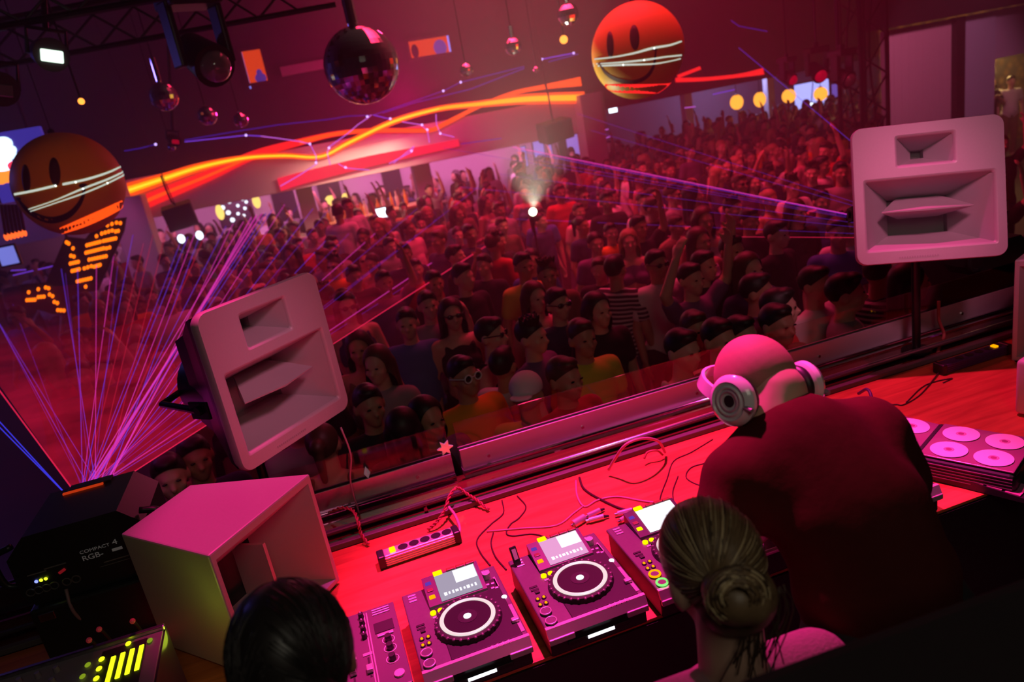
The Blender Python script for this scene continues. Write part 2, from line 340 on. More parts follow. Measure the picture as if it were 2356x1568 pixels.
# long bar with bottles, barmen stand on a step behind it
BA, BB = on_z(742, 517, 1.5), on_z(958, 467, 1.5); BE = (BB - BA).normalized(); BN = Vector((-BE.y, BE.x, 0)); BM = (BA + BB) / 2; BL = (BB - BA).length; BR = math.atan2(BE.y, BE.x)
o = thing('bar_counter', 'long lit bar counter with bottles at the far left of the dance floor', 'bar', (BM.x, BM.y, 0), (0, 0, BR))
MB().box((0, 0, 1.48), (BL + .2, .55, .05), bev=.01).build('counter_top', wood('bar_top_wood', (.55, .30, .16), (.70, .42, .24), .35, (.5, 4, 4)), o); MB().box((0, .05, .73), (BL, .40, 1.45)).build('front', mat('bar_front', (.30, .16, .14), .6), o)
rb = random.Random(2)
for i in range(16):
    p = BM + BE * (-.42 * BL + (i + rb.uniform(-.2, .2)) * .84 * BL / 15) + BN * rb.uniform(-.12, .16); h_ = rb.uniform(.24, .32)
    bo = MB().loft([[Vector((r * math.cos(a), r * math.sin(a), z)) for a in [2 * PI * k / 12 for k in range(12)]] for z, r in ((0, .036), (h_ * .6, .037), (h_ * .72, .016), (h_, .014))]).build('bottle', mat(*(('amber_bottle', (.8, .40, .08), .1), ('clear_bottle', (.8, .76, .72), .1), ('dark_bottle', (.10, .05, .04), .1))[i % 3]), smooth='auto'); bo.location = (p.x, p.y, 1.505)
    tag(bo, ['amber bottle standing on the long bar', 'clear bottle standing on the long bar', 'dark bottle standing on the long bar'][i % 3], 'bottle', ['amber bottles on the bar', 'clear bottles on the bar', 'dark bottles on the bar'][i % 3]); MB().cyl((0, 0, h_), (0, 0, h_ + .02), .016, n=10).build('cap', CHROME, bo)
struct('trim_8', MB().box(BM + BN * .72 - Vector((0, 0, 1.30)), (BL + .4, .9, .40), RZ(BR)), BLACK, 'raised step behind the long bar')
lamp('bar_counter_light', 'AREA', BM + BN * .2 + Vector((0, 0, 1.3)), BM, 45, (1.0, .50, .32), BL, sy=.3)
# ------------------------------------------------------------------ light bands over the gallery front (laser light)
def band(name, pts, v, m, parent=None, y0=0.0):
    n = 5
    P = catmull([(x, y, w * 1.25) for x, y, w in pts], n)
    b = MB(); R = []
    for i, p in enumerate(P):
        q = P[min(i + 1, len(P) - 1)] - P[max(i - 1, 0)]; nx, ny = -q.y, q.x; L = math.hypot(nx, ny); nx, ny = nx / L * p.z / 2, ny / L * p.z / 2
        a = on_v(p.x + nx, p.y + ny, v); c = on_v(p.x - nx, p.y - ny, v)
        R.append([a, c, c + Vector((0, .02, 0)), a + Vector((0, .02, 0))])
    return b.loft(R).build(name, m, parent)
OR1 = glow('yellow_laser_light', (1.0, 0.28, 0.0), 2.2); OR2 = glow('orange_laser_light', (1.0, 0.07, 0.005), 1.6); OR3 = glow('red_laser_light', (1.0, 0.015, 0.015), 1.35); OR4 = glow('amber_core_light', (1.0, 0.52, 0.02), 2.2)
t = thing('laser_band', 'yellow glowing light band rising from the left balloon across the white gallery', 'laser light', on_v(740, 358, 14.8))
def inplace(o): o.matrix_parent_inverse = Matrix.Translation(o.parent.location).inverted(); return o
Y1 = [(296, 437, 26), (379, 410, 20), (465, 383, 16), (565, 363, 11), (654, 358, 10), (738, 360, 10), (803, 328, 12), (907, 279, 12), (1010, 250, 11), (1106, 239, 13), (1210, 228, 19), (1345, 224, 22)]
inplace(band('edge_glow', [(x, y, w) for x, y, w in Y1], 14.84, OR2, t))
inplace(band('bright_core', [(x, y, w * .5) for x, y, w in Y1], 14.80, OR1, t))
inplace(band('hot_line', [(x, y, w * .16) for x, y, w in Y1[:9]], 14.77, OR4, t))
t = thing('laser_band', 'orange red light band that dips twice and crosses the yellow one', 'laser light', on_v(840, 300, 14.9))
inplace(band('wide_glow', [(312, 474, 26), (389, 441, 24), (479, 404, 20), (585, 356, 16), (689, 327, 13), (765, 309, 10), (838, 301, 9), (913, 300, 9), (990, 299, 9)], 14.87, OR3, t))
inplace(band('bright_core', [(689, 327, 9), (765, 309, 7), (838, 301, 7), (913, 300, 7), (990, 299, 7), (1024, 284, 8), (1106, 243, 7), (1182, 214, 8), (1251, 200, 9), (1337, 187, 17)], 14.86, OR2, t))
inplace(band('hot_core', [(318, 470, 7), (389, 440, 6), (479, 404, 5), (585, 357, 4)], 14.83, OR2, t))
o = band('red_lit_edge', [(642, 425, 24), (700, 408, 22), (850, 371, 20), (960, 348, 16), (1056, 328, 13)], 14.88, glow('red_edge_glow', (1.0, 0.015, 0.06), 1.2)); tag(o, 'lower edge of the gallery lit red', 'gallery edge')  # red light on the gallery edge, painted as an emissive band
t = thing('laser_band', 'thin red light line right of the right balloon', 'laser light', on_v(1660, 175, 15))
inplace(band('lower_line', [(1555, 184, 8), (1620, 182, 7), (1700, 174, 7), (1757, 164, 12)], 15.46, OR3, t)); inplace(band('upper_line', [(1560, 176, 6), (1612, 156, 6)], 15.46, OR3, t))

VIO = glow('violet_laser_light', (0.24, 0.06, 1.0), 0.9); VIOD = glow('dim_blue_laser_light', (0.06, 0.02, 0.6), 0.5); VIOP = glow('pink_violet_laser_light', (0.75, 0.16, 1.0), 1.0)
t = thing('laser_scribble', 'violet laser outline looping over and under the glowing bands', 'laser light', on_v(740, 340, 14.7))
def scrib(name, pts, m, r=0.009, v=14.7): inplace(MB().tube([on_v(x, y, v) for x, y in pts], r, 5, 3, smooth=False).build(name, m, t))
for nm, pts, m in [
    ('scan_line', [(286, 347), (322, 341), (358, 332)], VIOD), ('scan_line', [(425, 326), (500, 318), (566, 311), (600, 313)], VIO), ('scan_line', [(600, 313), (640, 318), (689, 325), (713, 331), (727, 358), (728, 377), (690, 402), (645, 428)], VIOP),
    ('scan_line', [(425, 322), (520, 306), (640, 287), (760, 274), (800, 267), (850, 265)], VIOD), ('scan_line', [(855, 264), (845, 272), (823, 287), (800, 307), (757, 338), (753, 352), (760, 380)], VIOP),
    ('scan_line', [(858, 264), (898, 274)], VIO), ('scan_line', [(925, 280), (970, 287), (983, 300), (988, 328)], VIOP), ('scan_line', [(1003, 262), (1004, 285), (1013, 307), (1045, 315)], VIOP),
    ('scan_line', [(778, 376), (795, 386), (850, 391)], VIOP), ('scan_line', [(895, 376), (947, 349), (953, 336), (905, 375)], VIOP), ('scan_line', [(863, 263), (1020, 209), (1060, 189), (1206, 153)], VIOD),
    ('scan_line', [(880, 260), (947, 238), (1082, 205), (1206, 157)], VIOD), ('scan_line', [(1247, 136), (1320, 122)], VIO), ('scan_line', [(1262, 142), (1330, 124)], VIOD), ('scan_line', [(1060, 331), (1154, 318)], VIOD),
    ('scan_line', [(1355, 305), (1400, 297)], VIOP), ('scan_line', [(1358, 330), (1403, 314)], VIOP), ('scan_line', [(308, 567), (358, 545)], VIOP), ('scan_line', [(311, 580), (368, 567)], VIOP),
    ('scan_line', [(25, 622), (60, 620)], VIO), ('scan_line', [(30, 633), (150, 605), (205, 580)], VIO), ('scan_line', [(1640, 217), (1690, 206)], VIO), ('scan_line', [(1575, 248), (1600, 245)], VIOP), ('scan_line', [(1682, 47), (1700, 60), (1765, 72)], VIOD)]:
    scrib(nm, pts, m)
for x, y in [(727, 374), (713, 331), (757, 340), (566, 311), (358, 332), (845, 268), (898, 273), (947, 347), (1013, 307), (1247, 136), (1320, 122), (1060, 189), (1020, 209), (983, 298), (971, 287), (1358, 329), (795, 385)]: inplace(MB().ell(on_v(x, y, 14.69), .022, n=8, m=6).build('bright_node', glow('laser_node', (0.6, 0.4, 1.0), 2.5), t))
# ------------------------------------------------------------------ smiling balloons
BALL = mat('yellow_vinyl', (0.80, 0.52, 0.05), 0.5, noise=0.03, nscale=4, spec=0.3); FACE = mat('black_print', (0.03, 0.008, 0.01), 0.6)
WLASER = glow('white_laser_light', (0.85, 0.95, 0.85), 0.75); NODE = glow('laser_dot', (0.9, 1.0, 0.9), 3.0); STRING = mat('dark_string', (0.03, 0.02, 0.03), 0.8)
def on_ball(x, y, c, r):
    d = ray(x, y).normalized(); oc = CAM - c; bq = d.dot(oc); q = bq * bq - (oc.length_squared - r * r)
    if q < 0: q = 0
    return (CAM + d * (-bq - math.sqrt(q)) - c)
def smiley(cx, cy, t, r, label, eyes, mouth, dimples, lines, nodes, glowband, bandmat):
    c = on_d(cx, cy, t)
    o = MB().ell((0, 0, 0), r, n=48, m=32).build('smiley_balloon', BALL, smooth=True); o.location = c; tag(o, label, 'balloon', 'round smiling balloons')
    MB().ell((0, 0, r + .01), (.03, .03, .03), n=10, m=8).tube([(0, 0, r), (0, 0, 7.0 - c.z)], .005, 6, smooth=False).build('hanging_string', STRING, o)
    def patch(name, outline, m, lift=1.004):
        b = MB(); O = [on_ball(x, y, c, r) for x, y in outline]; mid = sum(O, Vector()) / len(O); mid = mid.normalized() * r
        rings = []
        for f in (1, .66, .33):
            rings.append([(mid.lerp(p, f)).normalized() * r * lift for p in O])
        bmr = [[b.bm.verts.new(p) for p in R] for R in rings]; cv = b.bm.verts.new(mid * lift); n = len(O)
        for A, B in zip(bmr, bmr[1:]):
            for j in range(n): b.bm.faces.new((A[j], A[(j + 1) % n], B[(j + 1) % n], B[j]))
        for j in range(n): b.bm.faces.new((bmr[-1][j], bmr[-1][(j + 1) % n], cv))
        low = [b.bm.verts.new(p.normalized() * r * .998) for p in O]
        for j in range(n): b.bm.faces.new((bmr[0][j], low[j], low[(j + 1) % n], bmr[0][(j + 1) % n]))
        return b.build(name, m, o, smooth=True)
    def strip(name, pts, m, lift=1.006):
        P = catmull([(x, y, w) for x, y, w in pts], 6); A = []; B = []
        for i, p in enumerate(P):
            q = P[min(i + 1, len(P) - 1)] - P[max(i - 1, 0)]; L = math.hypot(q.x, q.y); nx, ny = -q.y / L * p.z / 2, q.x / L * p.z / 2
            A.append(on_ball(p.x + nx, p.y + ny, c, r).normalized() * r); B.append(on_ball(p.x - nx, p.y - ny, c, r).normalized() * r)
        return MB().loft([[a * lift, b2 * lift, b2 * .999, a * .999] for a, b2 in zip(A, B)]).build(name, m, o)
    for ex, ey, rx, ry, tl in eyes:
        ct, st = math.cos(tl), math.sin(tl)
        patch('eye', [(ex + rx * math.cos(a) * ct - ry * math.sin(a) * st, ey + rx * math.cos(a) * st + ry * math.sin(a) * ct) for a in [2 * PI * k / 20 for k in range(20)]], FACE)
    strip('mouth', mouth, FACE, 1.004)
    for ex, ey, rx, ry in dimples: patch('mouth_corner', [(ex + rx * math.cos(a), ey + ry * math.sin(a)) for a in [2 * PI * k / 12 for k in range(12)]], FACE)
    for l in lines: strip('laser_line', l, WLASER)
    for x, y in nodes:
        p = on_ball(x, y, c, r); MB().ell(p, .008, n=8, m=6).build('laser_dot', NODE, o)
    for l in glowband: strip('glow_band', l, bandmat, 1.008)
    return o
smiley(160, 424, 6.9, .468, 'big orange smiling balloon at left, half over the LED wall', [(60, 411, 10, 33, -.08), (126, 395, 13, 33, -.10)],
       [(41, 457, 4), (62, 482, 9), (92, 500, 13), (122, 506, 15), (155, 496, 14), (178, 475, 11), (191, 450, 8), (194, 428, 5)], [(42, 457, 6, 4), (191, 427, 10, 5)],
       [[(33, 447, 5), (80, 438, 5), (127, 427, 5)], [(144, 424, 5), (200, 412, 5), (250, 396, 4), (282, 381, 3)], [(66, 481, 2), (125, 461, 2), (190, 434, 4), (248, 412, 4), (288, 393, 3)], [(70, 486, 2), (130, 466, 2), (196, 443, 3), (248, 421, 3), (290, 400, 3)]],
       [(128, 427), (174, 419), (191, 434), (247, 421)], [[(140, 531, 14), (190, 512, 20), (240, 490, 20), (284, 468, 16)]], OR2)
smiley(1467, 117, 7.55, .468, 'big orange smiling balloon at right, above the gallery end', [(1404, 103, 8, 31, -.03), (1460, 86, 11, 29, -.06)],
       [(1380, 148, 3), (1394, 168, 6), (1414, 181, 8), (1440, 188, 9), (1466, 187, 9), (1490, 174, 8), (1504, 150, 6), (1509, 116, 3)], [(1380, 147, 4, 3), (1507, 114, 6, 3)],
       [[(1368, 136, 3), (1413, 131, 3), (1460, 122, 4), (1500, 111, 5), (1540, 104, 4), (1568, 95, 3)], [(1365, 147, 2), (1420, 144, 3), (1482, 138, 4), (1530, 131, 3), (1568, 127, 3)], [(1366, 152, 3), (1433, 149, 4), (1500, 147, 3), (1540, 141, 2), (1566, 135, 2)]],
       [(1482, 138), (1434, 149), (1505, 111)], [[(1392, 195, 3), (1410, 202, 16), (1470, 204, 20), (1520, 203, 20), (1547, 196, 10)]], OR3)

# ------------------------------------------------------------------ mirror balls
m = mat('mirror_tiles', (0.75, 0.75, 0.78), 0.07, 1.0); nt = m.node_tree; bs = nt.nodes['Principled BSDF']
MIR = m
def mirror_ball(x, y, rpx, t, label, stem=0.012, n=22, sl=None):
    c = on_d(x, y, t); r = rpx * t / FPX
    o = MB().ell((0, 0, 0), r, n=n, m=n // 2).build('mirror_ball', MIR); o.location = c; tag(o, label, 'mirror ball', 'mirror balls hanging from the ceiling')
    MB().cyl((0, 0, r * .97), (0, 0, r * 1.1), r * .14, n=14).build('collar', CHROME, o)
    if sl: MB().cyl((0, 0, r * 1.05), (0, 0, r + sl), stem * 2.5, n=10).build('mirror_stem', MIR, o)  # mirrored stem, put in for the streak of reflected light
    MB().cyl((0, 0, r * 1.1), (0, 0, 7.0 - c.z), stem * .5, n=6).build('hanging_rod', BLACKM, o)
    return o
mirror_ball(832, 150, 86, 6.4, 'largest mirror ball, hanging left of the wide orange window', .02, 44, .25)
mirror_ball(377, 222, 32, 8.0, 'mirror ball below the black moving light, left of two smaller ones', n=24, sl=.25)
mirror_ball(477, 266, 22, 8.5, 'middle of the three small mirror balls over the violet line')
mirror_ball(554, 276, 17, 9.0, 'small mirror ball right of the middle one, under the tall orange window')
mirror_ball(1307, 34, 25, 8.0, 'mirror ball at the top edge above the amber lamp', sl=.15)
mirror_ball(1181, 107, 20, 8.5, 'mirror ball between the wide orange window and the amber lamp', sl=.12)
mirror_ball(1073, 162, 16, 9.0, 'small mirror ball under the wide orange window')
mirror_ball(394, 338, 10, 9.5, 'tiny bluish mirror ball just above the yellow band')
mirror_ball(1234, 160, 7, 10, 'tiny pale mirror ball left of the right balloon')

# ------------------------------------------------------------------ lamps hanging or fixed
def bulb(name, x, y, v, rp, m, label, cat, group=None, sy=1.0, cord=True, top=None):
    c = on_v(x, y, v); r = rp * v * 1.03 / FPX
    o = MB().ell((0, 0, 0), (r, r, r * sy), n=16, m=10).build(name, m, smooth=True); o.location = c; tag(o, label, cat, group)
    MB().cyl((0, 0, r * sy * .95), (0, 0, r * sy * 1.08), r * .3, n=10).build('cap', BLACKP, o)
    if cord: MB().cyl((0, 0, r * sy), (0, 0, (top or 7.0) - c.z), .008, n=6).build('cord', RUBBER, o)
    return o
LAN = glow('yellow_paper_light', (1.0, 0.38, 0.04), 2.0); LANW = glow('pale_yellow_light', (1.0, 0.68, 0.16), 1.7)
bulb('paper_lantern', 1695, 235, 17, 16, LAN, 'leftmost of four yellow lanterns, beside the slim pale pillar', 'lantern', 'four yellow lanterns at the back right', 1.1)
bulb('paper_lantern', 1748, 229, 17, 15, LAN, 'second yellow lantern from the left, over dark heads', 'lantern', 'four yellow lanterns at the back right', 1.2)
bulb('paper_lantern', 1815, 221, 17, 17, LAN, 'third yellow lantern, at the left side of the pale blue light', 'lantern', 'four yellow lanterns at the back right', 1.0)
bulb('paper_lantern', 1888, 216, 17, 17, LAN, 'rightmost yellow lantern, in front of the pale blue light', 'lantern', 'four yellow lanterns at the back right', 1.0)
bulb('wall_lamp', 760, 461, 17.6, 11, LANW, 'round yellow lamp in front of the gilded black door', 'lamp', None, 1.0, top=2.2)
bulb('wall_lamp', 796, 454, 17.6, 9, LANW, 'round yellow lamp right of the gilded black door', 'lamp', None, 1.1, top=2.2)
bulb('wall_lamp', 590, 463, 17.6, 8, LANW, 'tall oval yellow lamp right of the dotted black panel', 'lamp', None, 1.8, top=2.2)
bulb('wall_lamp', 506, 488, 16.8, 8, LANW, 'tall oval yellow lamp left of the dotted black panel', 'lamp', None, 2.0, top=2.2)
bulb('ceiling_lamp', 1297, 91, 9, 9, glow('amber_lamp_light', (1.0, 0.30, 0.04), 2.5), 'small amber lamp glowing left of the right balloon', 'lamp')
bulb('ceiling_lamp', 187, 233, 7, 6, glow('amber_lamp_light', (1.0, 0.30, 0.04), 2.5), 'tiny amber lamp above the left balloon', 'lamp')
# ------------------------------------------------------------------ ceiling truss, moving light, hanging speakers
def truss(name, p0, p1, w, label, m=BLACKM, step=None, r=.024, three=True):
    p0, p1 = Vector(p0), Vector(p1); d = (p1 - p0); L = d.length; q = d.to_track_quat('X', 'Z').to_matrix()
    o = thing(name, label, 'truss', p0); ch = [Vector((0, w / 2, w / 2)), Vector((0, -w / 2, w / 2)), Vector((0, 0, -w * .4))]
    if not three: ch = [Vector((0, a, c)) for a in (w / 2, -w / 2) for c in (w / 2, -w / 2)]
    for c in ch: MB().cyl(q @ c, q @ (c + Vector((L, 0, 0))), r, n=8).build('chord', m, o, smooth='auto')
    st = step or w; n = int(L / st); b = MB()
    for i in range(n):
        for k in range(len(ch)):
            a, c = ch[k], ch[(k + 1) % len(ch)]
            b.cyl(q @ (a + Vector((i * st, 0, 0))), q @ (c + Vector(((i + 1) * st, 0, 0))), r * .45, n=6)
    b.build('bracing', m, o); return o
a = on_d(-60, 135, 6.5); c = on_d(760, -45, 6.5); c.z = a.z = (a.z + c.z) / 2
truss('lighting_truss', a, c, .36, 'dark lighting truss along the top left ceiling')
a2 = on_d(-80, 40, 5.0); c2 = on_d(420, -90, 5.0); a2.z = c2.z = (a2.z + c2.z) / 2
truss('lighting_truss', a2, c2, .36, 'nearer dark truss in the top left corner')
p = on_v(1985, 160, 10.5)
truss('tower_truss', (p.x, 10.5, 0), (p.x, 10.5, 6.99), .5, 'black truss tower behind the right monitor speaker', BLACKM, .6, .035, False)
for i, (x, dx) in enumerate([(1958, .1), (1972, -.05), (2008, .08)]):
    q0 = on_v(x, 60, 10.2); o = MB().tube([(q0.x, 10.2, 6.99), (q0.x + dx, 10.2, 4.5), (q0.x - dx, 10.2, 2.8), (q0.x + dx * .5, 10.15, 1.2), (q0.x, 10.15, 0.01)], .018, 6).build('hanging_cable', RUBBER, smooth=True)
    tag(o, ['black cable hanging on the left of the truss tower', 'black cable hanging in front of the truss tower', 'black cable hanging on the right of the truss tower'][i], 'cable')

def moving_head(x, y, t, s, yaw, tilt, label, lensm, top=7.0):
    c = on_d(x, y, t); o = thing('moving_light', label, 'stage light', c, (0, 0, yaw))
    MB().box((0, 0, .42 * s), (.40 * s, .32 * s, .12 * s), bev=.02 * s).build('base', BLACKP, o)
    for sx in (-1, 1): MB().box((sx * .19 * s, 0, .18 * s), (.05 * s, .16 * s, .46 * s), bev=.015 * s).build('yoke_arm', BLACKP, o)
    Rm = RX(tilt); b = MB(); b.cyl(Rm @ Vector((0, .17 * s, 0)), Rm @ Vector((0, -.16 * s, 0)), .13 * s, .16 * s, 20); b.ell(Rm @ Vector((0, .17 * s, 0)), .13 * s, n=16)
    b.build('head', BLACKP, o, smooth='auto')
    MB().ell(Rm @ Vector((0, -.15 * s, 0)), (.12 * s, .12 * s, .12 * s), n=18, m=12).build('lens', lensm, o, smooth=True)
    MB().box((0, 0, .52 * s), (.08 * s, .05 * s, .08 * s)).cyl((0, 0, .52 * s), (0, 0, top - c.z), .02 * s, n=8).build('hanging_bracket', BLACKM, o)
    return o
LENS = mat('dark_glass_lens', (0.25, 0.25, 0.25), 0.08, 0.0, spec=0.8, coat=1.0); REDL = mat('red_lens', (0.35, 0.0, 0.02), 0.12, emit=(1, .0, .05), es=0.3)
moving_head(470, 135, 5.6, 1.0, .5, .5, 'big black moving stage light hanging at upper left with round glass lens', LENS)
moving_head(1812, 178, 11, .6, .3, .5, 'black moving light with red glint left of the rightmost lantern', REDL)
moving_head(1880, 166, 11, .75, -.2, .5, 'black moving light with red glint above the rightmost lantern', REDL)
moving_head(1938, 178, 10.6, .8, .2, .4, 'black moving light clamped beside the truss tower', LENS)
for x, y, t, l, mm in [(110, 128, 5.2, 'black spotlight with pale lit lens at top left', glow('pale_lens_light', (0.75, 1.0, 0.8), 2.0)), (-5, 205, 5.0, 'black spotlight cut by the left edge under the truss', LENS), (398, 322, 9.3, 'small black spotlight with a red glint above the violet line', REDL)]:
    c = on_d(x, y, t); o = thing('spotlight', l, 'stage light', c, (0, .25, .4)); s = .8 if t < 9 else .5
    MB().cyl((0, .15 * s, .05 * s), (0, -.2 * s, -.02), .12 * s, .14 * s, 18).build('can', BLACKP, o, smooth='auto')
    MB().box((0, -.215 * s, -.03), (.17 * s, .02, .10 * s), bev=.008).build('lens', mm, o)
    MB().tube([(-.15 * s, 0, 0), (-.15 * s, 0, .22 * s), (.15 * s, 0, .22 * s), (.15 * s, 0, 0)], .015, 6, smooth=False).cyl((0, 0, .22 * s), (0, 0, (7.0 - c.z) * 1.05), .02, n=8).build('yoke', BLACKM, o)
def hung_speaker(x, y, w, h, v, label, cab):
    c = on_v(x, y, v); k = v * 1.03 / FPX; o = MB().box((0, 0, 0), (w * k, .42, h * k), bev=.02).build('hanging_speaker', mat('dark_cabinet', (0.05, 0.03, 0.05), .6)); o.location = c; o.rotation_euler = (0.12, -.1, .1); tag(o, label, 'speaker')
    MB().box((0, -.215, 0), (w * k * .88, .02, h * k * .88), bev=.005).build('grille', mat('speaker_grille', (0.03, 0.02, 0.03), .7, .3), o)
    cb = MB().tube([(0, 0, h * k / 2)] + [Vector(on_v(px, py, v)) - c for px, py in cab] , .016, 6, smooth=False); cb.build('cable', RUBBER, o)
    MB().tube([(0, 0, h * k / 2), (0, 0, 7.0 - c.z)], .008, 6, smooth=False).build('hanging_wire', BLACKM, o)
hung_speaker(414, 496, 58, 46, 13.8, 'black speaker hanging in front of the white gallery at left', [(398, 462), (388, 430), (380, 400)])
hung_speaker(1277, 300, 70, 44, 13.8, 'black speaker hanging before the pink gallery wall, centre right', [(1270, 262), (1264, 215), (1258, 190)])

# LED wall with amber dots, light grille and screens at far left
AMB = glow('amber_led', (1.0, 0.15, 0.0), 2.4)
c = on_v(170, 610, 11.8); o = MB().prism([on_v(x, y, 11.85) - c - Vector((0, .1, 0)) for x, y in ((48, 700), (50, 655), (105, 650), (150, 545), (195, 550), (230, 508), (290, 500), (285, 532), (225, 668), (195, 672), (160, 722), (120, 722))], (0, .06, 0)).build('led_wall', mat('black_led_board', (0.012, 0.01, 0.014), .6)); o.location = c + Vector((0, .1, 0)); MB().cyl((0, .04, 0), (0, .04, 7.0 - c.z), .02, n=8).build('hanging_pole', BLACKM, o); tag(o, 'black LED wall with rows of amber dots under the left balloon', 'LED wall')
rows = [(247, 518, 268, 512, 3), (277, 513, 278, 514, 1), (234, 537, 258, 530, 4), (266, 532, 272, 531, 2), (222, 543, 223, 544, 1), (200, 564, 230, 556, 6), (238, 554, 266, 548, 6), (198, 581, 238, 571, 8), (245, 571, 252, 569, 2), (205, 597, 244, 589, 7), (194, 617, 210, 612, 3), (217, 613, 230, 609, 4), (178, 647, 209, 640, 6), (197, 659, 199, 660, 1), (162, 606, 180, 602, 4), (166, 623, 182, 619, 4), (163, 588, 170, 590, 2), (153, 557, 158, 560, 2), (168, 571, 170, 572, 1), (105, 661, 112, 663, 2), (114, 677, 121, 681, 2), (125, 694, 132, 697, 2), (133, 713, 147, 714, 3), (62, 690, 80, 689, 4), (88, 683, 101, 682, 3), (66, 672, 67, 672, 1), (88, 665, 90, 665, 1)]
for r in rows:
    b = MB(); n = r[4]
    for i in range(n):
        f = i / max(1, n - 1); p = on_v(r[0] + (r[2] - r[0]) * f, r[1] + (r[3] - r[1]) * f, 11.82) - o.location; b.ell(p, (.021, .012, .03), RY(.5), 8, 6)
    b.build('amber_dot_row', AMB, o)
for x, y, l in [(417, 549, 'white lamp on the bar below the left hanging speaker'), (459, 541, 'white lamp on the bar right of the other bar lamp')]:
    c = on_v(x, y, 13.5); o = MB().ell((0, 0, 0), (.06, .05, .075), n=12, m=8).build('bar_lamp', glow('bar_lamp_light', (0.75, 0.9, 1.0), 3.0), smooth=True); o.location = c; tag(o, l, 'lamp')
    MB().cyl((0, 0, -.09), (0, 0, -c.z), .02, n=8).build('stem', BLACKM, o)
o = MB().box((.28, 0, -.12), (.62, .08, .72), bev=.01).build('video_screen', mat('dark_violet_screen', (0.02, 0.01, 0.06), .4, emit=(.12, .08, .9), es=.35)); o.location = on_v(-25, 365, 9.5); tag(o, 'glowing blue white video screen at the left edge', 'screen')
for x, y, rr, cc in [(8, 330, .09, 0), (14, 352, .10, 0), (2, 372, .11, 0), (22, 345, .07, 0), (8, 385, .07, 0), (14, 405, .09, 1), (28, 381, .06, 2), (2, 412, .07, 1)]:
    MB().ell(on_v(x, y, 9.44) - o.location, (rr, .02, rr * .8), n=12, m=8).build('bright_spot', [glow('screen_blue_white', (0.55, 0.75, 1.0), 2.2), glow('screen_orange', (1.0, .25, .03), 1.6), glow('screen_red', (1, .05, .12), 1.2)][cc], o)
o = thing('light_grille', 'dark grille of vertical tubes with red tips below the video screen', 'light grille', on_v(20, 505, 9.0))
for i in range(6):
    p = on_v(2 + i * 8.5, 470, 9.0) - o.location; q = on_v(14 + i * 8.5, 545 - i * 2, 9.0) - o.location
    MB().cyl(p, q, .016, n=8).build('tube', mat('dark_red_tube', (.12, .02, .05), .3), o); MB().ell(q, (.022, .02, .04), n=8, m=6).build('tube_tip', glow('red_amber_tip', (1, .12, .02), 1.8), o)
o = panel('stage_monitor', 18, 588, 10.5, 30, 34, glow('dim_blue_screen', (.25, .28, 1.0), .8), 'small dim blue screen at the left edge below the grille', 'screen')
# ------------------------------------------------------------------ DJ booth: platform, desk, parapet
DZ = 1.45
struct('floor_booth', MB().box((1.2, 0.2, 0.3), (9.0, 5.66, 0.6)), mat('booth_floor', (0.06, 0.03, 0.035), 0.6, noise=0.2), 'dark raised booth floor')
struct('wall_booth_front', MB().box((1.2, 2.93, 0.715), (9.0, 0.28, 1.43)), POLISHW, 'polished red parapet between the desk and the crowd')
b = MB().box((1.2, 2.90, 1.455), (9.0, 0.09, 0.03), bev=.012, seg=3).box((1.2, 2.795, 1.435), (9.0, 0.05, 0.02), bev=.008)
struct('trim_7', b, POLISHW, 'polished ledge moulding on the parapet')
desk = thing('dj_desk', 'long red lit wooden desk that carries the decks and cables', 'desk', (1.2, 2.24, .6))
def at_desk(o): o.location = -Vector((1.2, 2.24, .6)); return o
at_desk(MB().box((1.3, 2.2375, DZ - .006), (5.7, .965, .012), bev=.002).build('desk_top', DESKW, desk))
at_desk(MB().box((1.3, 1.765, 1.018), (5.70, .03, .836)).box((-1.5, 2.24, 1.0), (.04, .9, .80)).box((4.1, 2.24, 1.0), (.04, .9, .80)).build('front_panel', BLACK, desk))
at_desk(MB().box((1.3, 2.735, DZ + .012), (5.7, .028, .024), bev=.003).build('back_lip', mat('grey_edge_strip', (0.10, 0.09, 0.095), 0.5), desk, label='grey strip along the back edge of the desk'))
o = MB().tube([(-1.6, 2.815, 1.485), (5.2, 2.815, 1.485)], .0125, 12, smooth=False).build('handrail', mat('satin_rail', (0.7, 0.66, 0.7), 0.22, 0.9), smooth=True); tag(o, 'shiny pink lit metal tube running along the parapet behind the desk', 'rail')
MB().cyl((-1.2, 2.815, 1.435), (-1.2, 2.815, 1.485), .008, n=8).cyl((.2, 2.815, 1.435), (.2, 2.815, 1.485), .008, n=8).cyl((1.7, 2.815, 1.435), (1.7, 2.815, 1.485), .008, n=8).cyl((3.4, 2.815, 1.435), (3.4, 2.815, 1.485), .008, n=8).build('rail_post', CHROME, o)

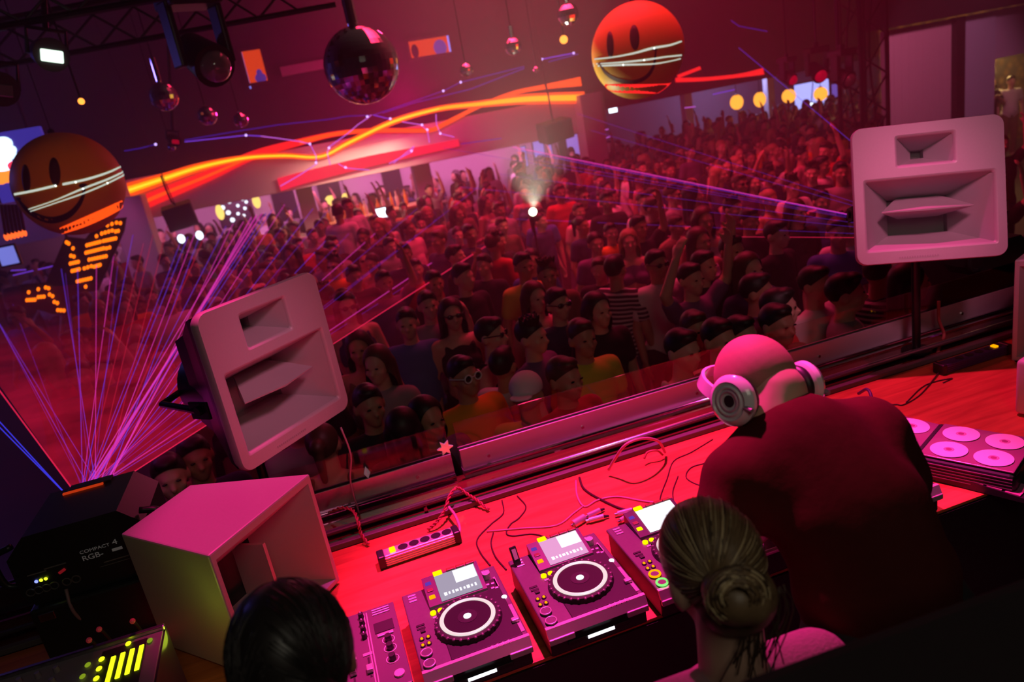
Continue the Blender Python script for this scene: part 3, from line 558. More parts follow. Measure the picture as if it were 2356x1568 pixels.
GL = mat('thin_glass', (1, 1, 1), 0.03); nt = GL.node_tree; nt.nodes.remove(nt.nodes['Principled BSDF'])
tr = nt.nodes.new('ShaderNodeBsdfTransparent'); tr.inputs[0].default_value = (0.93, 0.92, 0.93, 1); gs = nt.nodes.new('ShaderNodeBsdfGlossy'); gs.inputs['Roughness'].default_value = .03
fr = nt.nodes.new('ShaderNodeFresnel'); fr.inputs[0].default_value = 1.35; mx = nt.nodes.new('ShaderNodeMixShader')
nt.links.new(fr.outputs[0], mx.inputs[0]); nt.links.new(tr.outputs[0], mx.inputs[1]); nt.links.new(gs.outputs[0], mx.inputs[2]); nt.links.new(mx.outputs[0], nt.nodes['Material Output'].inputs[0])
def glass(u0, u1, zt, label, clampm, ch, bolts):
    o = thing('glass_balustrade', label, 'glass panel', ((u0 + u1) / 2, 3.0, 1.43))
    L = Vector((-(u0 + u1) / 2, -3.0, -1.43)); w = u1 - u0
    def pl(x): x.location = L; return x
    pl(MB().box(((u0 + u1) / 2, 3.0, (1.50 + zt) / 2), (w, .012, zt - 1.50)).build('glass_pane', GL, o))
    pl(MB().box(((u0 + u1) / 2, 2.985, 1.49 + ch / 2), (w, .008, ch), bev=.002).box(((u0 + u1) / 2, 3.015, 1.49 + ch / 2), (w, .008, ch)).box(((u0 + u1) / 2, 3.0, 1.475), (w, .06, .03)).build('clamp_rail', clampm, o))
    pl(MB().tube([(u0, 2.968, 1.486), (u1, 2.968, 1.486)], .011, 10, smooth=False).build('lower_tube', CHROME, o, smooth=True))
    b = MB()
    for u in bolts: b.cyl((u, 2.981, 1.53), (u, 2.976, 1.53), .008, n=10)
    pl(b.build('bolt', CHROME, o)); return o
glass(-1.7, .375, 1.72, 'left glass balustrade with a bare scratched grey clamp rail', STEEL, .10, [-.7, .21])
glass(.415, 5.2, 1.72, 'long right glass balustrade with pink lit clamp rail', mat('satin_clamp', (0.62, 0.58, 0.62), 0.38, 0.55), .105, [.54, 1.0, 1.6, 2.3, 3.2])
b = MB(); CR = mat('clear_crystal', (0.85, 0.88, 0.92), 0.12, 0.6, emit=(.7, .75, .8), es=0.06)
o = MB().prism([(.036 * (1 if k % 2 == 0 else .5) * math.cos(k * PI / 6), 0, .036 * (1 if k % 2 == 0 else .5) * math.sin(k * PI / 6)) for k in range(12)], (0, -.012, 0)).build('star_ornament', CR); o.location = (.355, 2.975, 1.632); tag(o, 'silver star ornament on the corner of the left glass', 'ornament')
o = MB().cyl((0, 0, 0), (0, 0, .028), .0, .015, 6).cyl((0, 0, .028), (0, 0, .06), .015, .0, 6).build('crystal_ornament', CR); o.location = (.005, 2.975, 1.592); tag(o, 'small clear crystal on the left glass clamp rail', 'ornament')

# ------------------------------------------------------------------ decks
SILV = mat('deck_silver', (0.15, 0.125, 0.15), 0.36, 0.25, noise=.1, nscale=90); SILVL = mat('deck_lip_silver', (0.72, 0.66, 0.72), 0.3, 0.5); DARKP = mat('deck_dark_face', (0.035, 0.03, 0.035), 0.45, spec=.25)
JOGB = mat('jog_black', (0.03, 0.025, 0.03), 0.4, spec=.3); YEL = glow('deck_yellow_led', (1.0, 0.62, 0.0), 1.7); ORG = glow('deck_orange_led', (1.0, 0.33, 0.0), 1.5); WHT = glow('deck_white_led', (0.9, 0.9, 1.0), 2.2)
RING = mat('lit_chrome_ring', (.85, .85, .85), .15, .9, emit=(1, .95, .88), es=.75)
GRN = glow('deck_green_led', (.25, 1.0, .2), 1.2); VIOL = glow('deck_violet_label', (.25, .08, .9), .5); PRINT = mat('pale_print', (.7, .65, .7), .5)
def deck(u, v, rot, label, scr, scr2, lit, group='tabletop disc players'):
    o = thing('media_player', label, 'disc player', (u, v, DZ), (0, 0, rot), group)
    w, d, h = .318, .395, .10
    MB().box((w / 2, d / 2, .05), (w - .006, d - .012, .088), bev=.006).build('chassis', BLACKP, o)
    for x in (.03, w - .03):
        for y in (.04, d - .04): MB().cyl((x, y, 0), (x, y, .008), .016, n=12).build('foot', RUBBER, o)
    MB().box((w / 2, d / 2 + .004, .098), (w, d - .01, .012), bev=.004).build('top_plate', SILV, o)
    MB().box((.195, .17, .1045), (.215, .30, .004), bev=.002).build('dark_centre_plate', DARKP, o)
    MB().prism([(0, -.008, .078), (w, -.008, .078), (w, .006, .106), (0, .006, .106)], (0, .012, 0)).box((.04, -.006, .070), (.08, .012, .02), bev=.003).box((w - .035, -.006, .070), (.07, .012, .02), bev=.003).build('front_lip', SILVL, o, smooth=False)
    MB().box((.155, -.0035, .045), (.20, .008, .012), bev=.002).build('disc_slot', BLACK, o)
    MB().box((.160, -.0085, .045), (.085, .004, .009)).build('slot_light', WHT, o)
    j = MB(); c = (.172, .158, .104); j.cyl(c, (c[0], c[1], .122), .105, .100, 48).build('jog_wheel', JOGB, o, smooth='auto')
    b = MB()
    for k in range(28): a = 2 * PI * k / 28; b.ell((c[0] + .097 * math.cos(a), c[1] + .097 * math.sin(a), .119), (.0065, .0065, .004), n=8, m=6)
    b.build('finger_dimples', mat('jog_dimple', (.12, .1, .12), .35), o, smooth=True)
    MB().torus((c[0], c[1], .123), .079, .007, n=56, sq=.45).build('lit_ring', RING, o, smooth=True)
    MB().cyl((c[0], c[1], .121), (c[0], c[1], .1235), .074, .074, 48).build('jog_face', mat('jog_face', (.022, .018, .022), .35, spec=.3), o, smooth='auto')
    MB().cyl((c[0], c[1], .1235), (c[0], c[1], .1245), .030, n=32).build('inner_display', JOGB, o, smooth='auto')
    MB().cyl((c[0], c[1], .1245), (c[0], c[1], .1258), .012, n=24).build('centre_light', WHT, o, smooth='auto')
    # raised screen housing
    MB().prism([(.075, .265, .10), (.075, .40, .10), (.075, .40, .138), (.075, .275, .112)], (.19, 0, 0)).build('screen_hood', BLACKP, o)
    q = lambda x, y, z=0: (x, .28 + (y) * .11, .1145 + (y) * .022 + z)
    MB().prism([q(.116, 0), q(.252, 0), q(.252, 1), q(.116, 1)], (0, 0, .002)).build('screen', scr, o)
    MB().prism([q(.178, .48, .002), q(.25, .48, .002), q(.25, .97, .002), q(.178, .97, .002)], (0, 0, .001)).build('screen_bright_block', scr2, o)
    b = MB()
    for k in range(9): b.box((.135 + k * .0125, .28 + .11 * .2, .1145 + .022 * .2 + .0028), (.006 + .004 * (k % 3 == 0), .016 - .005 * (k % 2), .0015))
    b.build('screen_text', scr2, o)
    b = MB().box((.131, .398, .140), (.03, .02, .008), bev=.002); b.build('mode_button', YEL, o)
    for k in range(3): MB().box((.175 + k * .033, .399, .140), (.028, .014, .006), bev=.002).build('source_button', mat('amber_dim', (.25, .08, .02), .4), o)
    for y, mm, nm in [(.372, VIOL, 'label_button'), (.343, mat('brown_button', (.2, .07, .05), .4), 'label_button'), (.313, YEL if lit else ORG, 'loop_button')]: MB().box((.092, y, .112 + (y - .28) * .2), (.020, .018, .006), bev=.002).build(nm, mm, o)
    for x, y in ((.080, .25), (.104, .25)): MB().cyl((x, y, .104), (x, y, .110), .0095, n=16).build('loop_light', YEL, o)
    MB().box((.092, .228, .105), (.035, .008, .003), bev=.001).build('nameplate', PRINT, o)
    for x, y in ((.025, .150), (.045, .150), (.023, .121), (.042, .121)):
        MB().cyl((x, y, .104), (x, y, .108), .008, n=14).build('hot_cue_button', DARKP, o); MB().ell((x, y, .1085), (.0045, .006, .002), n=8, m=6).build('hot_cue_led', ORG, o)
    for y, mm, nm in ((.081, ORG, 'cue_button'), (.034, GRN, 'play_button')):
        MB().cyl((.027, y, .104), (.027, y, .111), .017, n=24).build(nm, SILV, o, smooth='auto'); MB().torus((.027, y, .111), .0165, .0035 if lit else .0022, n=28).build(nm.replace('button', 'ring'), mm if lit else SILVL, o, smooth=True)
    for y in (.20, .215, .345, .36, .375): MB().box((.032, y, .105), (.026, .008, .004), bev=.001).build('search_button', SILVL if y > .3 else DARKP, o)
    MB().box((.035, .185, .106), (.014, .014, .005)).build('direction_lever', BLACK, o)
    MB().cyl((.279, .338, .104), (.279, .338, .124), .0145, .013, 20).build('browse_knob', mat('pale_knob', (.8, .78, .8), .25, .3), o, smooth='auto')
    for x, y in ((.275, .375), (.290, .372), (.272, .30), (.288, .298), (.282, .275), (.294, .27)): MB().box((x, y, .105), (.011, .008, .004), bev=.001).build('menu_button', SILVL, o)
    MB().cyl((.302, .212, .104), (.302, .212, .107), .0085, n=14).build('tempo_light', WHT, o)
    MB().box((.300, .30, .1055), (.007, .055, .002)).build('lever_slot', SILVL, o)
    MB().box((.300, .10, .105), (.026, .135, .002)).build('pitch_track', mat('pitch_grey', (.45, .40, .45), .4), o)
    MB().box((.300, .085, .111), (.024, .016, .012), bev=.003).build('pitch_fader', SILVL, o)
    b = MB()
    for k in range(14): b.box((.196 + k * .0055, .012, .1068), (.004, .006 + .003 * (k % 3), .0006))
    b.build('model_lettering', PRINT, o)
    return o
SC1 = glow('screen_grey_violet', (.42, .36, .48), .95); SC1b = glow('screen_pale', (.85, .82, .95), 1.3); SC2 = glow('screen_pink', (.85, .36, .68), 1.0); SC2b = glow('screen_pinkwhite', (1, .82, 1), 1.3); SC3 = glow('screen_blaze', (.95, .9, 1.0), 1.5)
deck(.009, 1.738, .0, 'silver disc player nearest the mixer, first of the lit row, grey screen', SC1, SC1b, False)
deck(.376, 1.733, .0, 'middle silver disc player with pink glowing screen and memory stick', SC2, SC2b, False)
deck(.735, 1.725, .0, 'third silver disc player with blazing white screen, half behind the bun', SC3, SC3, True)
deck(1.475, 1.745, .0, 'disc player at the right elbow of the man with headphones', SC1, SC1b, False)
o = MB().box((0, 0, .03), (.024, .011, .062), bev=.003).build('memory_stick', BLACKP); o.location = (.400, 2.085, DZ + .108); o.rotation_euler = (-.45, 0, .1); tag(o, 'black memory stick standing in the middle disc player', 'memory stick')
MB().box((0, -.006, .035), (.014, .002, .035)).build('stick_label', mat('pale_label', (.6, .6, .6), .5), o); MB().box((0, 0, -.004), (.012, .005, .012)).build('plug', STEEL, o)

def mixer(u, v, label, ch=4):
    o = thing('dj_mixer', label, 'mixer', (u, v, DZ), (0, 0, 0)); w, d = .33, .385
    MB().box((w / 2, d / 2, .05), (w - .004, d - .01, .09), bev=.006).build('chassis', BLACKP, o)
    for x in (.03, w - .03):
        for y in (.04, d - .04): MB().cyl((x, y, 0), (x, y, .008), .016, n=12).build('foot', RUBBER, o)
    MB().box((w / 2, d / 2, .099), (w, d, .010), bev=.003).build('top_plate', mat('mixer_face', (.16, .12, .15), .35, .3), o)
    MB().tube([(.004, -.004, .098), (w - .004, -.004, .098)], .009, 10, smooth=False).build('front_bar', SILVL, o, smooth=True)
    cols = [.035 + i * .047 for i in range(5)]; KN = mat('knob_black', (.03, .03, .03), .35)
    for i, x in enumerate(cols):
        for k, y in enumerate((.355, .318, .285, .252, .219)):
            if i == 4 and k > 3: continue
            kb = MB().cyl((x, y, .104), (x, y, .121), .0095, .008, 14).build('knob', KN, o, smooth='auto'); MB().box((x, y + .004, .1215), (.0022, .008, .001)).build('knob_mark', PRINT, kb)
        MB().box((x, .115, .1045), (.006, .085, .001)).build('fader_slot', BLACK, o)
        MB().box((x, .10 + .012 * ((i * 3) % 4), .112), (.019, .026, .014), bev=.003).build('channel_fader', SILVL, o)
        MB().box((x, .172, .1055), (.028, .012, .003), bev=.001).build('cue_button', SILVL, o)
    for x in (.232, .240): MB().box((x, .19, .1045), (.0035, .36, .0015)).build('divider_line', SILVL, o)
    MB().box((.285, .275, .105), (.06, .05, .002)).build('effect_display', BLACK, o); MB().box((.285, .235, .107), (.05, .013, .005), bev=.002).build('wide_button', SILVL, o)
    for y in (.345, .357, .369): MB().box((.285, y, .1055), (.055, .005, .002)).build('print_row', PRINT, o)
    for y in (.205, .165, .115): kb = MB().cyl((.29, y, .104), (.29, y, .122), .011, .010, 16).build('effect_knob', KN, o, smooth='auto'); MB().torus((.29, y, .105), .018, .0015, n=24).build('knob_scale', PRINT, o)
    MB().cyl((.30, .045, .104), (.30, .045, .110), .015, n=20).build('effect_button', mat('pink_button', (.75, .5, .6), .4), o, smooth='auto')
    MB().box((.10, .035, .1045), (.09, .006, .001)).build('crossfader_slot', BLACK, o); MB().box((.10, .035, .112), (.016, .026, .014), bev=.003).build('crossfader', SILVL, o)
    return o
mixer(-.35, 1.735, 'knob covered mixer at the left end of the player row behind dark hair')
mixer(1.10, 1.74, 'mixer glimpsed through the gap under the arm of the man with headphones')

# ------------------------------------------------------------------ power strips, cables, plugs
def power_strip(loc, rz, L, label, ledm, alu, led_x):
    o = thing('power_strip', label, 'power strip', loc, (0, 0, rz))
    b = MB().box((0, 0, .026), (L, .055, .046), bev=.004)
    for k in range(4): b.box((0, -.029, .012 + k * .009), (L, .003, .004), bev=.001)
    b.build('body', alu, o)
    for s in (-1, 1): MB().box((s * (L / 2 + .012), 0, .026), (.028, .062, .052), bev=.006).build('end_cap', BLACKP, o)
    for k in range(5):
        x = -L * .22 + k * L * .16; MB().cyl((x, 0, .047), (x, 0, .051), .019, n=18).build('socket', BLACKP, o)
    MB().box((led_x, 0, .052), (.022, .028, .010), bev=.003).build('lit_switch', ledm, o)
    return o
ALU = mat('ribbed_aluminium', (.72, .70, .72), .3, .6)
power_strip((.122, 2.515, DZ), .02, .27, 'silver ribbed power strip with yellow lit switch beside the left box', YEL, ALU, -.10)
power_strip((2.86, 2.60, DZ), .0, .36, 'dark power strip with orange lit switch at the right rear of the desk', ORG, mat('dark_violet_plastic', (.06, .03, .12), .4), .13)
CAB = mat('dark_red_cable', (.05, .01, .02), .45); CAB2 = mat('pale_cable', (.5, .25, .35), .4); TWI = mat('twisted_red_cable', (.35, .06, .06), .5)
def cable(px, label, m=CAB, r=.004, z=None, name='cable'):
    P = []
    for p in px:
        zz = p[2] if len(p) > 2 else DZ + r
        P.append(on_z(p[0], p[1], zz))
    o = MB().tube(P, r, 7, 5).build(name, m, smooth=True); tag(o, label, 'cable', 'cables on the desk'); return o
def twisted(px, label, r=.0042):
    P = catmull([on_z(p[0], p[1], p[2] if len(p) > 2 else DZ + .01) for p in px], 10); o = thing('twisted_cable', label, 'cable', P[0], (0, 0, 0), 'cables on the desk')
    for ph in (0, PI):
        Q = []
        for i, p in enumerate(P):
            t = (P[min(i + 1, len(P) - 1)] - P[max(i - 1, 0)]).normalized(); x = t.orthogonal().normalized(); y = t.cross(x); a = i * .9 + ph
            Q.append(p + (x * math.cos(a) + y * math.sin(a)) * r - P[0])
        MB().tube(Q, r * .9, 6, smooth=False).build('strand', TWI, o, smooth=True)
twisted([(755, 1180, 1.5), (785, 1168, 1.54), (812, 1174, 1.55), (824, 1200, 1.54), (830, 1225, 1.5), (847, 1252, 1.46)], 'red twisted cable hanging over the rail right of the left box')
twisted([(985, 1218, 1.46), (1005, 1200, 1.48), (1022, 1175, 1.5), (1035, 1140, 1.53), (1052, 1122, 1.53), (1078, 1138, 1.5), (1100, 1152, 1.48), (1125, 1172, 1.46)], 'red twisted cable looping over the rail behind the power strip')
for px, l, m, r in [
    ([(1030, 1163, 1.5), (1047, 1185, 1.5), (1058, 1215, 1.49), (1052, 1238, 1.47), (1042, 1242, 1.47)], 'pink cable curving out of the right end of the silver power strip', CAB2, .006),
    ([(1155, 1150), (1158, 1180), (1130, 1205), (1098, 1240), (1105, 1270), (1128, 1300)], 'thin dark cable winding down to the back of the first player', CAB, .003),
    ([(1190, 1140), (1210, 1165), (1195, 1190), (1175, 1205), (1165, 1225), (1180, 1232), (1230, 1228), (1280, 1245)], 'thin dark cable between the silver strip and the middle player', CAB, .003),
    ([(1135, 1225), (1130, 1250), (1140, 1280), (1165, 1310)], 'short dark cable end behind the first player', CAB, .003),
    ([(1120, 1222), (1200, 1215), (1280, 1208), (1320, 1180), (1340, 1165)], 'long pale cable running right to the white plugs', CAB2, .0035),
    ([(1325, 1105), (1328, 1140), (1345, 1165), (1375, 1150), (1420, 1142), (1480, 1152), (1530, 1158)], 'pink cable crossing behind the middle and third players', CAB2, .004),
    ([(1333, 1098), (1345, 1125), (1390, 1152), (1440, 1172), (1490, 1172)], 'dark cable bowing from the rail to the third player', CAB, .005),
    ([(1400, 1080, 1.48), (1415, 1055, 1.54), (1440, 1022, 1.62), (1480, 1008, 1.62), (1515, 1015, 1.56), (1530, 1040, 1.47)], 'thick cable arching high over the rail beside the man', CAB2, .006),
    ([(1482, 1055, 1.48), (1490, 1040, 1.5), (1512, 1036, 1.5), (1525, 1046, 1.47)], 'short striped cable loop at the back lip of the desk', TWI, .005),
    ([(1640, 1010), (1590, 1040), (1550, 1060), (1535, 1100), (1520, 1140), (1517, 1170)], 'thin dark cable drooping from the left sleeve to the third player', CAB, .0025),
    ([(1635, 1062), (1590, 1075), (1580, 1100), (1620, 1118), (1640, 1105)], 'thin dark cable loop left of the sleeve', CAB, .0025),
    ([(1560, 1095), (1548, 1130), (1552, 1165)], 'thin dark cable hanging behind the third player', CAB, .0025),
    ([(2165, 850, 1.46), (2120, 905), (2080, 930), (2060, 930), (2020, 935)], 'thin dark cable from the monitor pole across the right of the desk', CAB, .003),
    ([(2170, 880), (2190, 870), (2130, 885), (2085, 925)], 'thin dark cable near the dark power strip', CAB, .003),
    ([(1975, 905, 1.5), (1995, 895, 1.54), (2005, 915, 1.52), (1998, 935, 1.48), (1985, 945, 1.46)], 'violet cable loop beside the right shoulder', mat('violet_cable', (.12, .04, .2), .4), .007)]: cable(px, l, m, r)
PLUG = mat('nickel_plug', (.8, .75, .8), .25, .6)
for i, (x, y, a) in enumerate([(1332, 1198, .35), (1366, 1180, .2), (1372, 1192, -.1), (1438, 1177, -.1), (1440, 1190, .3)]):
    c = on_z(x, y, DZ + .012); o = thing('cable_plug', ['leftmost fat white plug behind the middle player', 'long white plug in the middle of the plugs', 'white plug with black tail in the middle of the plugs', 'upper right white plug behind the third player', 'lower right white plug behind the third player'][i], 'plug', c, (0, 0, a))
    MB().cyl((-.03, 0, 0), (.028, 0, 0), .011 if i else .016, n=14).build('shell', PLUG, o, smooth='auto'); MB().cyl((.028, 0, 0), (.05, 0, -.003), .007, .004, 10).build('strain_relief', RUBBER, o, smooth='auto')
    MB().cyl((-.03, 0, 0), (-.042, 0, 0), .006, n=10).build('pin', STEEL, o)
# ------------------------------------------------------------------ silver horn boxes on the desk ends
CABP = mat('silver_cabinet_paint', (.50, .47, .50), .42, .1, noise=.05, nscale=120); CABI = mat('horn_inside_paint', (.42, .40, .42), .5)
def horn_box(P, z0, z1, label):
    A, B, Cc, D = [Vector((*p, 0)) for p in P]; o = thing('horn_speaker', label, 'speaker', ((A + B + Cc + D) / 4 + Vector((0, 0, z0))))
    L = -Vector(o.location); up = Vector((0, 0, 1)); e = (Cc - B).normalized(); w = (Cc - B).length; mid = (A + D) / 2; nrm = Vector((e.y, -e.x, 0))
    if nrm.dot((B + Cc) / 2 - mid) < 0: nrm = -nrm
    f = lambda s, z, d=0: B + e * s + up * z - nrm * d
    def pl(x): x.location = L; return x
    z0b = z0 + .01
    sides = [A, B, Cc, D]
    b = MB(); lo = [b.bm.verts.new(p + up * z0b) for p in sides]; hi = [b.bm.verts.new(p + up * z1) for p in sides]
    b.bm.faces.new(lo); b.bm.faces.new(hi)
    for i in (0, 2, 3): b.bm.faces.new((lo[i], lo[(i + 1) % 4], hi[(i + 1) % 4], hi[i]))
    t = .02; O = [f(0, z0b), f(w, z0b), f(w, z1), f(0, z1)]; I = [f(t, z0b + t), f(w - t, z0b + t), f(w - t, z1 - t * 1.4), f(t, z1 - t * 1.4)]
    ov = [lo[1], lo[2], hi[2], hi[1]]; iv = [b.bm.verts.new(p) for p in I]
    for i in range(4): b.bm.faces.new((ov[i], ov[(i + 1) % 4], iv[(i + 1) % 4], iv[i]))
    bmesh.ops.recalc_face_normals(b.bm, faces=b.bm.faces[:])
    es = [x for x in b.bm.edges if all(v in set(lo + hi) for v in x.verts)]
    bmesh.ops.bevel(b.bm, geom=es, offset=.006, segments=2, affect='EDGES', profile=.5)
    pl(b.build('cabinet', CABP, o))
    T = [f(w * .22, z0b + .10, .20), f(w * .66, z0b + .10, .20), f(w * .66, z1 - .17, .20), f(w * .22, z1 - .17, .20)]
    b = MB(); iv = [b.bm.verts.new(p) for p in I]; tv = [b.bm.verts.new(p) for p in T]
    for i in range(4): b.bm.faces.new((iv[i], iv[(i + 1) % 4], tv[(i + 1) % 4], tv[i]))
    pl(b.build('horn', CABI, o))
    b = MB(); tv = [b.bm.verts.new(p) for p in T]; dv = [b.bm.verts.new(p - nrm * .06) for p in T]
    for i in range(4): b.bm.faces.new((tv[i], tv[(i + 1) % 4], dv[(i + 1) % 4], dv[i]))
    b.bm.faces.new(dv); pl(b.build('throat', mat('dark_throat', (.06, .06, .065), .6), o))
    b = MB(); q = [f(w * .50, z1 - .13, .05), f(w * .50, z0b + .06, .05), f(w * .50, z0b + .08, .20), f(w * .50, z1 - .15, .20)]; b.prism(q, e * .012); pl(b.build('centre_vane', CABP, o))
    b = MB()
    for p in sides: q = p.lerp((A + B + Cc + D) / 4, .12); b.cyl(q + up * z0, q + up * (z0b + .002), .02, n=12)
    pl(b.build('rubber_feet', RUBBER, o)); return o
LB = [(-.801, 2.445), (-.497, 2.118), (-.186, 2.488), (-.610, 2.69)]
horn_box(LB, DZ, 1.905, 'silver box speaker on the left end of the desk, pink lit top and open horn')
UM = 1.395
horn_box([(2 * UM + .801, 2.445), (2 * UM + .497, 2.118), (2 * UM + .186, 2.498), (2 * UM + .610, 2.69)], DZ, 1.945, 'silver box speaker cut by the right edge under the right monitor')

# ------------------------------------------------------------------ monitor speakers with moulded horns
def monitor(loc, yaw, pit, rol, w, h, label, pole_to, py):
    M = Euler((pit, rol, yaw), 'XYZ').to_matrix(); M = RZ(yaw) @ RX(pit) @ RY(rol)
    o = thing('monitor_speaker', label, 'speaker', loc); o.rotation_euler = M.to_euler()
    def rr(x0, x1, z0, z1, r, n=6, y=0):
        out = []
        for cx, cz, a0 in ((x1 - r, z1 - r, 0), (x0 + r, z1 - r, PI / 2), (x0 + r, z0 + r, PI), (x1 - r, z0 + r, 1.5 * PI)):
            for k in range(n + 1): a = a0 + PI / 2 * k / n; out.append(Vector((cx + r * math.cos(a), y, cz + r * math.sin(a))))
        return out
    X = lambda u: (u - .5) * w
    Z = lambda v: (.5 - v) * h
    holes = [(X(.285), X(.695), Z(.315), Z(.075)), (X(.06), X(.945), Z(.915), Z(.375))]
    b = MB(); edges = []
    loops = [rr(-w / 2, w / 2, -h / 2, h / 2, .045)] + [rr(*q, .012, 3) for q in holes]; lv = []
    for Lp in loops:
        vs = [b.bm.verts.new(p) for p in Lp]; lv.append(vs)
        for i in range(len(vs)): edges.append(b.bm.edges.new((vs[i], vs[(i + 1) % len(vs)])))
    bmesh.ops.triangle_fill(b.bm, edges=edges, use_beauty=True)
    rim = [lv[0]]
    for s, y in ((1.008, .008), (1.010, .030), (.985, .05)):
        ring = [b.bm.verts.new(Vector((p.x * s, y, p.z * s))) for p in loops[0]]
        for i in range(len(ring)): b.bm.faces.new((rim[-1][i], rim[-1][(i + 1) % len(ring)], ring[(i + 1) % len(ring)], ring[i]))
        rim.append(ring)
    b.bm.faces.new(rim[-1])
    for hv, q in zip(lv[1:], holes):                                     # soft rolled lips
        prev = hv; L0 = loops[1 + holes.index(q)]
        c = Vector(((q[0] + q[1]) / 2, 0, (q[2] + q[3]) / 2)); hw, hh = (q[1] - q[0]) / 2, (q[3] - q[2]) / 2
        for ins, y in ((.004, .0015), (.009, .006), (.012, .014)):
            ring = [b.bm.verts.new(Vector((c.x + (p.x - c.x) * (hw - ins) / hw, y, c.z + (p.z - c.z) * (hh - ins) / hh))) for p in L0]
            for i in range(len(ring)): b.bm.faces.new((prev[i], prev[(i + 1) % len(ring)], ring[(i + 1) % len(ring)], ring[i]))
            prev = ring
    # the back plate would close the horns: remove it where the flares pass
    fp = b.build('front_moulding', CABP, o, smooth='auto')
    for pg in fp.data.polygons:
        if abs(pg.normal.y) > .99: pg.use_smooth = False
    bm = bmesh.new(); bm.from_mesh(fp.data); bm.faces.ensure_lookup_table()
    big = [f for f in bm.faces if len(f.verts) > 20]
    bmesh.ops.delete(bm, geom=big, context='FACES_ONLY'); bm.to_mesh(fp.data); bm.free()
    def flare(q, tx, tz, ty, name):
        ins = .012; I = [Vector((q[0] + ins, .014, q[3] - ins)), Vector((q[1] - ins, .014, q[3] - ins)), Vector((q[1] - ins, .014, q[2] + ins)), Vector((q[0] + ins, .014, q[2] + ins))]
        cx, cz = (q[0] + q[1]) / 2, (q[2] + q[3]) / 2
        T = [Vector((cx - tx, ty, cz + tz)), Vector((cx + tx, ty, cz + tz)), Vector((cx + tx, ty, cz - tz)), Vector((cx - tx, ty, cz - tz))]
        b = MB(); a = [b.bm.verts.new(p) for p in I]; t2 = [b.bm.verts.new(p) for p in T]; d = [b.bm.verts.new(p + Vector((0, .05, 0))) for p in T]
        for A_, B_ in ((a, t2), (t2, d)):
            for i in range(4): b.bm.faces.new((A_[i], A_[(i + 1) % 4], B_[(i + 1) % 4], B_[i]))
        b.bm.faces.new(d); b.build(name, CABI, o); return cx, cz
    flare(holes[0], .028, .020, .13, 'tweeter_horn')
    cx, cz = flare(holes[1], .13, .085, .19, 'midrange_horn')
    R1 = [(-.085, .188, .080), (0, .188, .080), (.085, .188, .080), (.085, .188, -.02), (0, .188, -.02), (-.085, .188, -.02)]
    R2 = [(-.125, .13, .055), (0, .125, .057), (.125, .13, .055), (.125, .13, -.012), (0, .125, -.012), (-.125, .13, -.012)]
    R3 = [(-.192, .035, .006), (0, .004, .004), (.192, .035, .006), (.192, .036, .002), (0, .006, -.004), (-.192, .036, .002)]
    MB().loft([[Vector(p) + Vector((cx, 0, cz + .01)) for p in Q] for Q in (R1, R2, R3)]).build('phase_plug', CABI, o)
    b = MB(); b.loft(close=(False, True), rings=[[Vector((sx * w * k, y, sz * h * k2 - .0)) for sx, sz in ((-1, 1), (1, 1), (1, -1), (-1, -1))] for y, k, k2 in ((.05, .482, .482), (.10, .45, .46), (.27, .30, .33), (.36, .26, .28))]); b.build('cabinet_back', BLACKP, o)
    MB().cyl((0, .25, -.06), (0, .46, -.06), .19, .15, 28).build('driver_cover', BLACKP, o, smooth='auto')
    b = MB()
    for sx in (-1, 1): b.box((sx * w * .475, .16, -.06), (.012, .10, .07), bev=.003).cyl((sx * w * .47, .16, -.06), (sx * w * .50, .16, -.06), .018, n=12)
    b.tube([(-w * .475, .18, -.06), (-w * .40, .44, -.06), (-.08, .50, -.06), (.08, .50, -.06), (w * .40, .44, -.06), (w * .475, .18, -.06)], .014, 8, smooth=False); b.build('yoke_bracket', BLACKM, o)
    # pole: straight down, in the speaker's own frame
    top = Vector((0, py, -h * .36)); wt = M @ top + Vector(loc); inv = M.inverted()
    MB().cyl(top, inv @ (Vector((wt.x, wt.y, pole_to)) - Vector(loc)), .02, n=12).cyl(inv @ (Vector((wt.x, wt.y, pole_to)) - Vector(loc)), inv @ (Vector((wt.x, wt.y, pole_to + .012)) - Vector(loc)), .07, n=20).build('pole', BLACKM, o, smooth='auto')
    b = MB()
    for k in range(16): b.box((-.13 + k * .0105, -.0008, -h / 2 + .022), (.006, .0015, .008))
    b.build('embossed_lettering', mat('embossed_grey', (.40, .37, .40), .5), o)
    return o, wt
o, wt = monitor((-.21, 2.957, 2.176), R_(46), R_(-1.0), R_(.6), .62, .62, 'left white monitor speaker turned to the booth, above the silver box', 0.01, .30)
o2, wt2 = monitor((2.705, 2.70, 2.298), R_(-27.7), R_(-15.8), R_(3), .62, .62, 'right white monitor speaker on a pole, facing the camera', 1.472, .22)
q = Vector((-.05, 2.93, 1.87)); o = MB().tube([q, q + Vector((.01, -.02, -.12)), q + Vector((-.02, .0, -.25)), q + Vector((-.02, .03, -.43))], .004, 6).build('speaker_cable', CAB2, smooth=True); tag(o, 'thin pale cable hanging under the left monitor speaker', 'cable')
q = on_v(2160, 735, 2.9); o = MB().tube([q + Vector((0, .0, .1)), q, on_v(2172, 770, 2.9), on_v(2160, 800, 2.85), on_v(2156, 825, 2.8), on_z(2158, 848, 1.47)], .009, 6).build('speaker_cable', TWI, smooth=True); tag(o, 'reddish cable running down beside the right monitor pole', 'cable')

